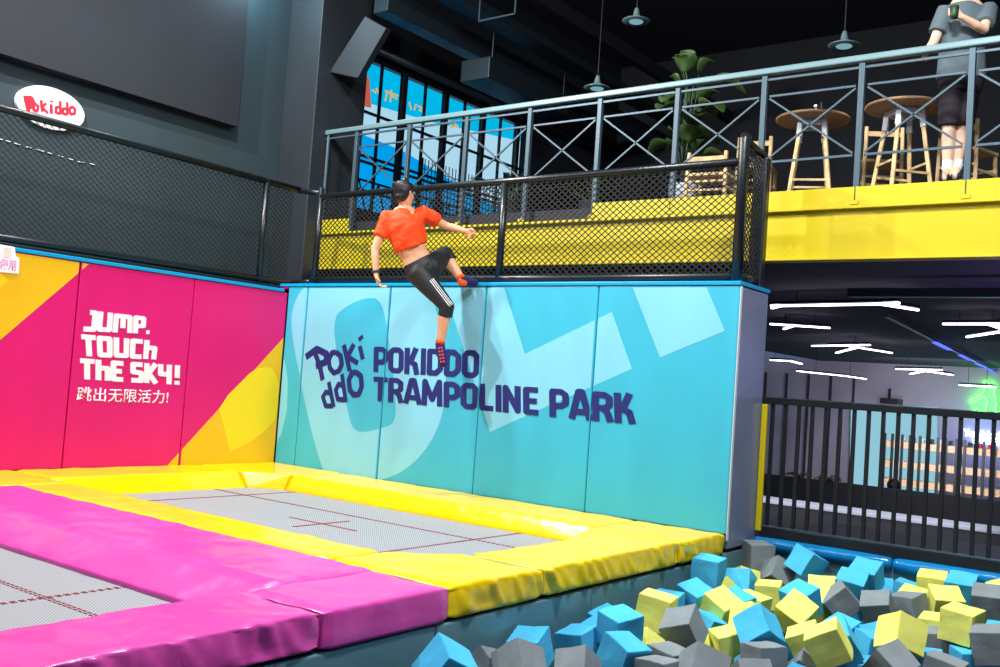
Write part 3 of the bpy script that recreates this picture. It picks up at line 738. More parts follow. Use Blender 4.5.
# outside steel lattice in front of the billboard, seen low in the window
t = thing('steel_lattice', 'dark steel lattice outside the lower part of the lit window', 'lattice', (-1.95, 3.5, 2.6))
m = MB()
for z in (2.9, 3.45, 3.95): m.bar((-1.95, 1.6, z), (-1.95, 8.2, z), .03)
for yy in (1.6, 4.8, 8.2): m.box(-1.97, yy - .03, -1.15, -1.93, yy + .03, 3.97)
keep(m.build('rail', M['black']), t)
m = MB()
for k in range(16):
    y = 1.6 + k * .42
    m.bar((-1.95, y, 2.9), (-1.95, y + .42, 3.95), .018); m.bar((-1.95, y + .42, 2.9), (-1.95, y, 3.95), .018)
keep(m.build('lattice_bars', M['black']), t)
m = MB()
for yy in (4.6, 8.7): m.box(-2.32, yy - .03, -1.15, -2.28, yy + .03, 4.7)
for k in range(46):
    m.bar((-2.3, 4.6 + k * .09, 3.0), (-2.3, 4.6 + k * .09, 4.7), .012)
for k in range(18): m.bar((-2.3, 4.6, 3.0 + k * .09), (-2.3, 8.7, 3.0 + k * .09), .012)
tag(m.build('grid_screen', M['duct']), 'fine grid screen in front of the white part of the billboard', 'screen')

# ------------------------------------------------------------------ trampolines
def soft_pad(name, prof, axis, a, b, material, parent=None, r=.02, amp=.004, pucker=0.0, seed=0.0, warp=None):
    """closed profile (p,q) swept along axis ('X': p=Y,q=Z ; 'Y': p=X,q=Z) from a to b"""
    pts = []
    n = len(prof)
    for i in range(n):
        A, B, C = Vector(prof[i - 1]), Vector(prof[i]), Vector(prof[(i + 1) % n])
        d1, d2 = (A - B), (C - B); rr = min(r, d1.length * .4, d2.length * .4)
        p0, p1 = B + d1.normalized() * rr, B + d2.normalized() * rr
        for k in range(4):
            u = k / 3; pts.append(p0 * (1 - u) ** 2 + B * 2 * u * (1 - u) + p1 * u * u)
    full = []
    for i in range(len(pts)):
        A, B = pts[i], pts[(i + 1) % len(pts)]; m_ = max(1, int((B - A).length / .035))
        for k in range(m_): full.append(A + (B - A) * k / m_)
    nv = len(full); L = b - a; ns = max(2, int(abs(L) / (.016 if pucker else .035))); vs = []; fs = []
    nor = []
    for i in range(nv):
        d = (full[(i + 1) % nv] - full[i - 1]).normalized(); nor.append(Vector((d.y, -d.x)))
    area2 = sum(full[i].x * full[(i + 1) % nv].y - full[(i + 1) % nv].x * full[i].y for i in range(nv))
    sg_ = 1 if area2 > 0 else -1
    for j in range(ns + 1):
        s_ = a + L * j / ns; endf = min(1.0, min(j, ns - j) / (4.0 if pucker else 2.0))
        shr = .012 * (1 - endf)
        for i in range(nv):
            P = full[i]; N_ = nor[i] * sg_
            q = Vector((P.x * 5 + seed, s_ * 4, P.y * 6))
            dd = amp * noise.noise(q) * 1.5 + amp * .8 * noise.noise(q * 2.7)
            if pucker and abs(N_.x) > .6: dd += pucker * (abs(noise.noise(Vector((s_ * 9 + P.y * 6, P.y * 2.2, seed)))) - .25) * (1 + .5 * noise.noise(Vector((s_ * 23, P.y * 5, 3))))
            if P.y < -.15: dd *= .3
            p2 = P + N_ * (dd - shr)
            if warp: p2 = Vector((p2.x + warp(s_, P.x), p2.y))
            vs.append((s_, p2.x, p2.y) if axis == 'X' else (p2.x, s_, p2.y))
    for j in range(ns):
        for i in range(nv):
            a0 = j * nv + i; a1 = j * nv + (i + 1) % nv; fs.append((a0, a1, a1 + nv, a0 + nv))
    fs.append(tuple(reversed(range(nv)))); fs.append(tuple(range(ns * nv, (ns + 1) * nv)))
    o = link_mesh(name, vs, fs, material, parent)
    bm = bmesh.new(); bm.from_mesh(o.data); bmesh.ops.recalc_face_normals(bm, faces=bm.faces[:]); bm.to_mesh(o.data); bm.free()
    for p in o.data.polygons: p.use_smooth = len(p.vertices) < 10
    return o
ZB = -.15
def pad(label, prof, axis, a, b, col, group, **k):
    o = soft_pad('edge_pad', prof, axis, a, b, M[col], **k); tag(o, label, 'edge pad', group); return o
GY, GP = 'yellow edge pads round the far trampoline', 'pink edge pads round the near trampoline'
pad('long yellow edge pad along the foot of the blue wall', [(-.004, -.17), (-.004, 0), (-.68, 0), (-.78, -.17)], 'X', 1.065, 4.62, 'padyellow', GY, r=.045)
pad('yellow edge pad along the foot of the magenta wall', [(.004, -.17), (.80, -.17), (.64, 0), (.004, 0)], 'Y', -2.95, -.985, 'padyellow', GY, r=.035, seed=3)
pad('long yellow divider pad between the far trampoline and the pink pads', [(-2.86, -.17), (-2.98, 0), (-3.415, 0), (-3.415, -.17)], 'X', .98, 4.49, 'padyellow', GY, r=.03, seed=5, amp=.005)
pad('yellow edge pad on the pit side, long middle piece with puckered front', [(4.80, -.17), (4.85, 0), (5.40, 0), (5.40, -.165)], 'Y', -2.55, -.79, 'padyellow', GY, r=.03, seed=7, amp=.005, pucker=.06, warp=lambda s_, x_: max(0, min(1, (5.38 - x_) / .5)) * -.22 * max(0, min(1, (s_ + 1.5) / .7)))
pad('yellow corner pad where the pit edge meets the blue wall', [(4.63, -.17), (4.63, 0), (5.40, 0), (5.40, -.165)], 'Y', -.785, -.006, 'padyellow', GY, r=.03, seed=9, pucker=.045)
pad('yellow corner pad beside the pink corner pad on the pit edge', [(4.85, -.17), (4.85, 0), (5.40, 0), (5.40, -.17)], 'Y', -3.415, -2.56, 'padyellow', GY, r=.03, seed=11, amp=.005, pucker=.055, warp=lambda s_, x_: max(0, min(1, (5.38 - x_) / .5)) * -.35 * max(0, min(1, (-2.56 - s_) / .41)))
pad('yellow edge pad in the far left behind the pink band', [(.004, -.17), (.975, -.17), (.975, 0), (.004, 0)], 'Y', -6.0, -2.955, 'padyellow', GY, r=.03, seed=2)
# corner piece: flat L with a bevelled chamfer facing the bed
cp = MB()
A = [(.004, -.004), (1.245, -.004), (1.245, -.66), (.64, -1.245), (.004, -1.245)]
B = [(.004, -.004), (1.245, -.004), (1.245, -.97), (1.18, -.97), (.95, -1.2), (.95, -1.245), (.004, -1.245)]
def mk_corner():
    v = [(.004, -.004, 0), (1.06, -.004, 0), (1.06, -.70, 0), (.645, -.98, 0), (.004, -.98, 0),
         (1.06, -.76, -.14), (.76, -.98, -.14), (1.06, -.765, -.17), (.765, -.98, -.17), (.004, -.004, -.17), (1.06, -.004, -.17), (.004, -.98, -.17)]
    f = [(0, 4, 3, 2, 1), (2, 3, 6, 5), (5, 6, 8, 7), (1, 2, 5, 7, 10), (3, 4, 11, 8, 6), (0, 1, 10, 9), (4, 0, 9, 11), (9, 10, 7, 8, 11)]
    return MB().add(v, f).build('edge_pad', M['padyellow'], bevel=.02, seg=3)
tag(mk_corner(), 'yellow chamfered corner pad in the far left corner, catching the light', 'edge pad', GY)
pad('long pink divider pad sloping down to the near trampoline', [(-3.425, -.17), (-3.425, 0), (-4.04, 0), (-4.12, -.02), (-4.34, -.125), (-4.34, -.17)], 'X', .98, 4.86, 'padpink', GP, r=.012, seed=13, amp=.005)
pad('pink corner pad on the pit edge beside the yellow corner pad', [(4.87, -.17), (4.87, 0), (5.40, 0), (5.40, -.175)], 'Y', -4.30, -3.425, 'padpink', GP, r=.02, seed=15, pucker=.012)
pad('pink edge pad nearest the camera along the pit, wrinkled front', [(4.64, -.17), (4.64, -.12), (4.88, .0), (5.40, .0), (5.40, -.165)], 'Y', -6.6, -4.31, 'padpink', GP, r=.02, seed=17, amp=.007, pucker=.04)
# trampolines: frame, springs hidden, mat, stitching
def trampoline(label, x0, x1, y0, y1, lines, cross, loc):
    t = thing('trampoline', label, 'trampoline', loc)
    keep(MB().box(x0 - .02, y0 - .02, ZB - .004, x1 + .02, y1 + .02, ZB).build('jumping_mat', M['bed']), t)
    m = MB(); zf = ZB - .04
    for a, b in (((x0 - .12, y0 - .12), (x1 + .12, y0 - .12)), ((x0 - .12, y1 + .12), (x1 + .12, y1 + .12)), ((x0 - .12, y0 - .12), (x0 - .12, y1 + .12)), ((x1 + .12, y0 - .12), (x1 + .12, y1 + .12))):
        m.bar((*a, zf - .02), (*b, zf - .02), .05)
    keep(m.build('frame', M['black']), t)
    for a, b in ((x0 - .12, y0 - .12), (x1 + .12, y0 - .12), (x0 - .12, y1 + .12), (x1 + .12, y1 + .12)):
        keep(MB().bar((a, b, -1.15), (a, b, zf - .02), .05).build('leg', M['black']), t)
    m = MB()
    def dash(a, b, w=.016):
        a = Vector(a); b = Vector(b); L = (b - a).length; n = int(L / .045); d = (b - a) / L
        for k in range(n):
            for off in (-.011, .011):
                s_ = d.cross(Vector((0, 0, 1))) * off
                m.bar(a + d * (k * L / n) + s_, a + d * (k * L / n + .028) + s_, w * .55, .003)
    for a, b in lines: dash((*a, ZB + .0015), (*b, ZB + .0015))
    keep(m.build('stitched_lines', M['stitch']), t)
    if cross:
        m = MB(); c = Vector((*cross, ZB + .002))
        m.bar(c - Vector((.38, 0, 0)), c + Vector((.38, 0, 0)), .022, .003); m.bar(c - Vector((0, .3, 0)), c + Vector((0, .3, 0)), .022, .003)
        keep(m.build('centre_cross', M['stitch']), t)
    return t
i1 = [(1.228,-1.355),(3.956,-1.406),(2.842,-1.913)]
lx0, lx1, ly0 = i1[0][0], i1[1][0], (i1[0][1] + i1[1][1]) / 2
trampoline('far rectangular grey trampoline framed by yellow pads, with a maroon cross', .74, 4.88, -2.96, -.72,
           [((.75, ly0), (4.85, ly0)), ((lx0, -2.95), (lx0, -.74)), ((lx1, -2.95), (lx1, -.74)), ((.75, -2.62), (4.85, -2.62))], (i1[2][0], i1[2][1]), (2.7, -1.9, -1.15))
i2 = [(3.932,-4.766)]
trampoline('near grey trampoline framed by pink pads at the lower left', 1.0, 4.85, -6.4, -4.28,
           [((1.0, i2[0][1]), (4.84, i2[0][1])), ((i2[0][0], -6.4), (i2[0][0], -4.3))], None, (2.8, -5.3, -1.15))
# supporting deck strips beneath the pads
sk = MB(); sk.box(-.06, -6.6, -.21, .7, -.0, -.18); sk.box(.7, -.6, -.21, 5.3, 0, -.18); sk.box(.7, -3.95, -.21, 5.3, -3.1, -.18); sk.box(4.8, -6.6, -.21, 5.36, -.6, -.18)
struct(sk.build('floor_deck', M['shadecol']))
pw = [(-7.491,6.637)]
for k, (y0, y1, lb) in enumerate(((-6.6, -3.5, 'near'), (-3.5, -1.98, 'middle'), (-1.98, 0.0, 'far'))):
    o = MB().box(5.33, y0 + .003, -1.15, 5.385, y1 - .003, -.185).build('pit_wall_pad', M['pitwall'], bevel=.012, seg=3)
    tag(o, 'grey-green vinyl pad lining the pit side below the %s' % {'near': 'pink pads', 'middle': 'yellow and pink corner pads', 'far': 'long puckered yellow pad'}[lb], 'wall pad', 'vinyl pads lining the pit')
# back rim of the pit under the gate
struct(MB().box(5.37, .54, -1.15, 12, .66, -.13).build('wall_pit_back', M['pitwall'], bevel=.01))
for k, (xa, xb) in enumerate(((5.42, 6.535), (6.54, 7.9))):
    o = MB().tube([(xa, .52, -.105), (xa + .02, .52, -.105), (xb - .02, .52, -.105), (xb, .52, -.105)], [.045, .055, .055, .045], 18).build('roll_pad', M['bluevinyl'], smooth=True)
    tag(o, 'glossy blue roll pad along the far pit rim, %s piece' % ('left' if k == 0 else 'right'), 'roll pad', 'blue roll pads on the pit rim')
    so = o.modifiers.new('sub', 'SUBSURF'); so.levels = 1; so.render_levels = 1
struct(MB().box(5.37, .6, -.13, 12, 2.6, -.1).build('floor_walkway', M['floor']))
struct(MB().box(-3.3, 19.6, -1.15, 12, 19.8, 2.3).build('wall_rear', M['rearwall']))

# ------------------------------------------------------------------ gate
GYy = .62
t = thing('railing_gate', 'black barred railing gate at the far side of the foam pit', 'gate', (6.5, GYy, -.1))
keep(MB().box(5.44, GYy - .03, -.1, 8.6, GYy + .03, .02).build('base_rail', M['padblack'], bevel=.006), t)
keep(MB().box(5.44, GYy - .035, .022, 8.6, GYy + .0, .034).build('bottom_bar', M['railgrey']), t)
keep(MB().box(5.40, GYy - .03, 1.045, 8.6, GYy + .03, 1.105).build('top_rail', M['padblack'], bevel=.006), t)
for k in range(28):
    x = 5.485 + k * .1125
    keep(MB().box(x - .014, GYy - .012, .02, x + .014, GYy + .016, 1.05).build('bar', M['black']), t)
o = MB().box(5.405, .605, -.02, 5.455, .64, 1.04).build('yellow_strip', M['fascia'], bevel=.01)
o.location = (0, -.04, 0); tag(o, 'upright yellow padded strip between the wall end and the gate', 'strip')

# ------------------------------------------------------------------ rear zone under the balcony
tag(MB().box(.0, 13.0, -1.15, 12, 13.15, -.48).build('partition', M['partition'], bevel=.01), 'low black partition running across the rear hall', 'partition')
t = thing('bench', 'long bench with a white top edge in front of the black partition', 'bench', (5, 8.0, -1.15))
keep(MB().box(1.0, 7.9, -.555, 11, 8.5, -.5).build('white_top', M['benchtop'], bevel=.01), t)
keep(MB().box(1.1, 8.0, -1.15, 11, 8.4, -.56).build('base', M['partition']), t)
def linear_light(P, label):
    """P: list of polylines in world"""
    t = thing('linear_light', label, 'light', P[0][0], 'branched linear lights under the lower ceiling')
    for L in P:
        for a, b in zip(L[:-1], L[1:]):
            a = Vector(a); b = Vector(b); up = Vector((0, 0, .035))
            hs = keep(MB().bar(a + up, b + up, .035, .03).build('housing', M['black']), t)
            keep(MB().bar(a, b, .03, .02).build('led_tube', M['led']), hs)
    a, b = Vector(P[0][0]), Vector(P[0][-1])
    for u in (.25, .75):
        q = a + (b - a) * u; keep(MB().tube([q + Vector((0, 0, .05)), (q.x, q.y, 2.3)], .005, 5).build('hanger', M['black']), t)
def zp(pl): return [(x_, y_, 2.14) for x_, y_ in pl]
def zq(pl, z_): return [(x_, y_, z_) for x_, y_ in pl]
linear_light([zp([(4.392,3.223),(5.667,2.914)]), zp([(5.667,2.914),(5.896,3.491)]), zp([(5.687,2.912),(5.882,2.803)]), zp([(4.316,3.449),(4.500,3.214)])], 'long branched linear light nearest below the balcony')
linear_light([zp([(3.421,5.690),(4.102,6.148)]), zp([(3.308,6.525),(3.653,5.946)])], 'short branched linear light beside the wall end, second row')
linear_light([zp([(2.389,10.393),(3.664,9.562)]), zp([(2.170,12.446),(3.138,10.540)]), zp([(3.151,10.036),(3.450,11.712)])], 'branched linear light in the middle of the third row')
linear_light([zp([(5.779,5.156),(6.529,4.986)]), zp([(5.647,7.159),(6.225,6.166)]), zp([(6.291,5.040),(6.336,5.841)])], 'linear light at the right edge, second row')
linear_light([zq([(1.160,11.536),(1.550,11.589)], 1.9), zq([(1.550,11.589),(1.378,12.754)], 1.9)], 'short linear light beside the wall end, farther back')
linear_light([[(x_, y_, 1.78) for x_, y_ in [(0.950,13.668),(1.447,15.410),(1.494,16.873)]]], 'linear light low over the rear wall, left')
linear_light([zq([(3.493,11.876),(4.411,11.388)], 1.85), zq([(3.194,14.090),(3.937,12.182)], 1.85), zq([(3.937,12.182),(4.149,13.505)], 1.85)], 'branched linear light low over the rear wall, middle')
linear_light([zq([(4.689,11.456),(5.283,11.469)], 1.6)], 'single linear light in front of the green neon')
bs = [(5.119,5.143),(3.615,21.801)]
t = thing('led_strip', 'row of blue light segments along a ceiling rail at the right', 'light', (*bs[0], 2.2))
a, b = Vector((*bs[0], 2.2)), Vector((*bs[1], 2.2))
keep(MB().bar(a + Vector((0, 0, .03)), b + Vector((0, 0, .03)), .06, .03).build('rail', M['duct']), t)
for u0, u1 in ((.25, .36), (.45, .56), (.62, .7), (.74, .82), (.86, .95)):
    keep(MB().bar(a + (b - a) * u0, a + (b - a) * u1, .09, .012).build('light_segment', M['ledblue']), t)
def wallplate(name, pix, m, y, parent, th=.05):
    return keep(MB().prism(pix, lambda u, v: (u, y, v), (0, th, 0)).build(name, M[m]), parent)
t = thing('lit_panel', 'pale cyan lit panel on the rear wall behind the shelves', 'panel', (3, 19.4, -1.15))
pc = [(0.383,1.163),(2.548,1.237),(2.660,-1.269),(0.462,-1.398)]
wallplate('glowing_face', pc, 'cyanpane', 19.45, t)
cl = [(-1.900,1.909),(-1.722,-1.116)]
for k in range(6):
    xk = cl[0][0] - .8 + k * .62
    struct(MB().box(xk, 19.5, -1.15, xk + .02, 19.6, 1.9).build('trim_%d' % (5 + k), M['partition']))
# pine shelf rack with shoes
sh = [(1.616,0.116),(4.504,0.163),(4.548,-0.937),(1.655,-1.169)]
x0, x1 = sh[0][0], sh[1][0] + .4
t = thing('shoe_rack', 'pine shelf rack with black uprights along the rear wall', 'rack', ((x0 + x1) / 2, 18.1, -1.15))
zs = [.26, -.22, -.66]
for z in zs: keep(MB().box(x0, 17.9, z - .1, x1, 18.3, z + .06).build('shelf', M['pine']), t)
for k in range(8):
    xx = x0 + (x1 - x0) * (k + .5) / 8
    for dx in (-.09, .09): keep(MB().box(xx + dx - .03, 17.86, -1.15, xx + dx + .03, 17.9, .5).build('upright', M['black']), t)
rnd = random.Random(4)
slab = ['pink shoe', 'dark shoe', 'pink shoe', 'dark shoe', 'white shoe', 'dark shoe', 'pink shoe']
for k in range(12):
    xx = x0 + .5 + (x1 - x0 - .7) * k / 12; pinkish = k >= 6 and k % 3 != 1
    m = MB(); c = Vector((xx, 18.1, .32))
    m.box(xx - .05, 17.95, .32, xx + .05, 18.22, .36); m.box(xx - .045, 18.06, .36, xx + .045, 18.22, .44)
    col = 'shoepink' if pinkish else ('shoe' if k % 2 else 'whitepaint')
    o = m.build('shoe', M[col], bevel=.015)
    tag(o, '%s on the pine rack in the rear hall, %s shoe from the left' % ({'shoepink': 'bright pink shoe', 'shoe': 'dark shoe', 'whitepaint': 'white shoe'}[col], ['first', 'second', 'third', 'fourth', 'fifth', 'sixth', 'seventh', 'eighth', 'ninth', 'tenth', 'eleventh', 'twelfth'][k]), 'shoe', '%s shoes on the pine rack' % {'shoepink': 'pink', 'shoe': 'dark', 'whitepaint': 'white'}[col])
# seated person in front of the rack: only the dark-haired head shows
hp = [(3.011,-0.515)][0]
t = thing('person', 'person with black hair whose head shows above the partition', 'person', (hp[0], 14, -1.15))
m = MB(); m.lathe((hp[0], 14, -1.15), [(.14, 0), (.17, .2), (.2, .42), (.12, .5), (.06, .52), (.06, .56)], 18); m.lathe((hp[0], 14, hp[1] - .12), [(.05, 0), (.09, .05), (.105, .12), (.1, .18), (.06, .22)], 18)
keep(m.build('body', M['skin2'], smooth=True), t)
m = MB(); m.lathe((hp[0] - .01, 14.0, hp[1] - .05), [(.112, 0), (.13, .06), (.125, .14), (.08, .2), (.03, .22)], 18)
keep(m.build('hair', M['hair'], smooth=True), t)
# low green plant on the partition
for (px_, w_) in (([(1.321,-0.488)][0], 0), ([(1.952,-0.498)][0], 1)):
    leaf_plant('trailing_plant', px_[0], 13.08, -.48, 12, .2, .08, (.0, .7), 'low green plant on the black partition, %s' % ('left one' if w_ == 0 else 'right one'), 'leaf', .1, .07, 'shadecol', .02, 20 + w_)
# small wall camera
cq = [(1.501,1.292)][0]
t = thing('wall_camera', 'small dark camera box on the rear wall above the lit panel', 'camera', (cq[0], 19.45, cq[1]))
keep(MB().box(cq[0] - .28, 19.1, cq[1] - .06, cq[0] + .2, 19.5, cq[1] + .08).build('housing', M['black'], bevel=.02), t)
keep(MB().bar((cq[0] - .15, 19.5, cq[1]), (cq[0] - .15, 19.5, cq[1] + .35), .06).build('bracket', M['black']), t)
# neon signs
NY = 19.54
def neon(lines, m, parent, name, r=.035, y=NY):
    mb = MB()
    for L in lines: mb.tube([(u, y, v) for u, v in L], r, 6)
    return keep(mb.build(name, M[m], smooth=True), parent)
n1 = [[(3.589,1.800),(3.625,1.752),(3.572,1.661),(3.439,1.552),(3.338,1.483),(3.294,1.442),(3.319,1.394),(3.376,1.423)], [(3.376,1.423),(3.488,1.493),(3.576,1.574),(3.656,1.554),(3.705,1.470),(3.687,1.369),(3.670,1.218)],
      [(3.584,1.925),(3.628,1.958),(3.697,1.954),(3.733,1.908)], [(3.765,1.958),(3.810,1.950),(3.853,1.890)], [(3.725,1.808),(3.772,1.791),(3.838,1.815)], [(3.884,1.805),(3.830,1.740),(3.857,1.629),(3.887,1.457),(3.918,1.398),(3.881,1.333),(3.921,1.162)],
      [(3.386,1.172),(3.429,1.238),(3.474,1.266),(3.523,1.207),(3.548,1.147),(3.590,1.225),(3.636,1.216),(3.684,1.169)], [(3.407,1.224),(3.387,1.147)]]
t = thing('neon_sign', 'green neon outline figure on the rear wall at the right edge', 'neon sign', (n1[0][0][0], NY, n1[0][0][1]))
neon(n1, 'neongreen', t, 'neon_tube', .032)
point('green_neon_glow', (n1[1][2][0], NY - .35, n1[1][2][1]), 9, (.1, 1, .25), .3)
q = [(3.181,0.552),(4.091,0.559),(4.081,0.804),(3.172,0.753)]
t = thing('neon_sign', 'white and blue neon lettering below the green neon figure', 'neon sign', (q[0][0], NY, q[0][1]))
keep(text_mesh('neon_letters', 'You & look', M['neonblue'], (q[3][1] - q[0][1]) * .9, (q[0][0], NY, q[0][1]), (1, 0, 0), (0, 0, 1), None, .03, width=q[1][0] - q[0][0], bold=.02), t)
gl = MB(); g2 = [(3.373,0.394),(4.076,0.385),(4.068,0.582),(3.367,0.544)]
for k in range(4):
    cx = g2[0][0] + (g2[1][0] - g2[0][0]) * (k + .5) / 4; cz = (g2[0][1] + g2[3][1]) / 2
    for L in ([(cx - .07, cz + .07), (cx + .07, cz + .07)], [(cx, cz + .08), (cx, cz - .08)], [(cx - .07, cz), (cx + .07, cz)], [(cx - .06, cz - .07), (cx + .08, cz - .05)]):
        gl.tube([(u, NY, v) for u, v in L], .018, 5)
keep(gl.build('small_neon_characters', M['neonblue']), t)
point('blue_neon_glow', ((q[0][0] + q[1][0]) / 2, NY - .35, q[0][1]), 26, (.15, .2, 1), .3)
area('rear_hall_lights', (4, 10, 2.05), (4, 13, -1), 4, 200, (.92, .88, 1.0), 8)
area('rear_wall_lights', (3, 16, 2.0), (3.5, 19.6, -.3), 2, 250, (.9, .88, 1.0), 6)
point('purple_wash', (7.2, 2.6, 1.4), 26, (.45, .35, 1), .3)

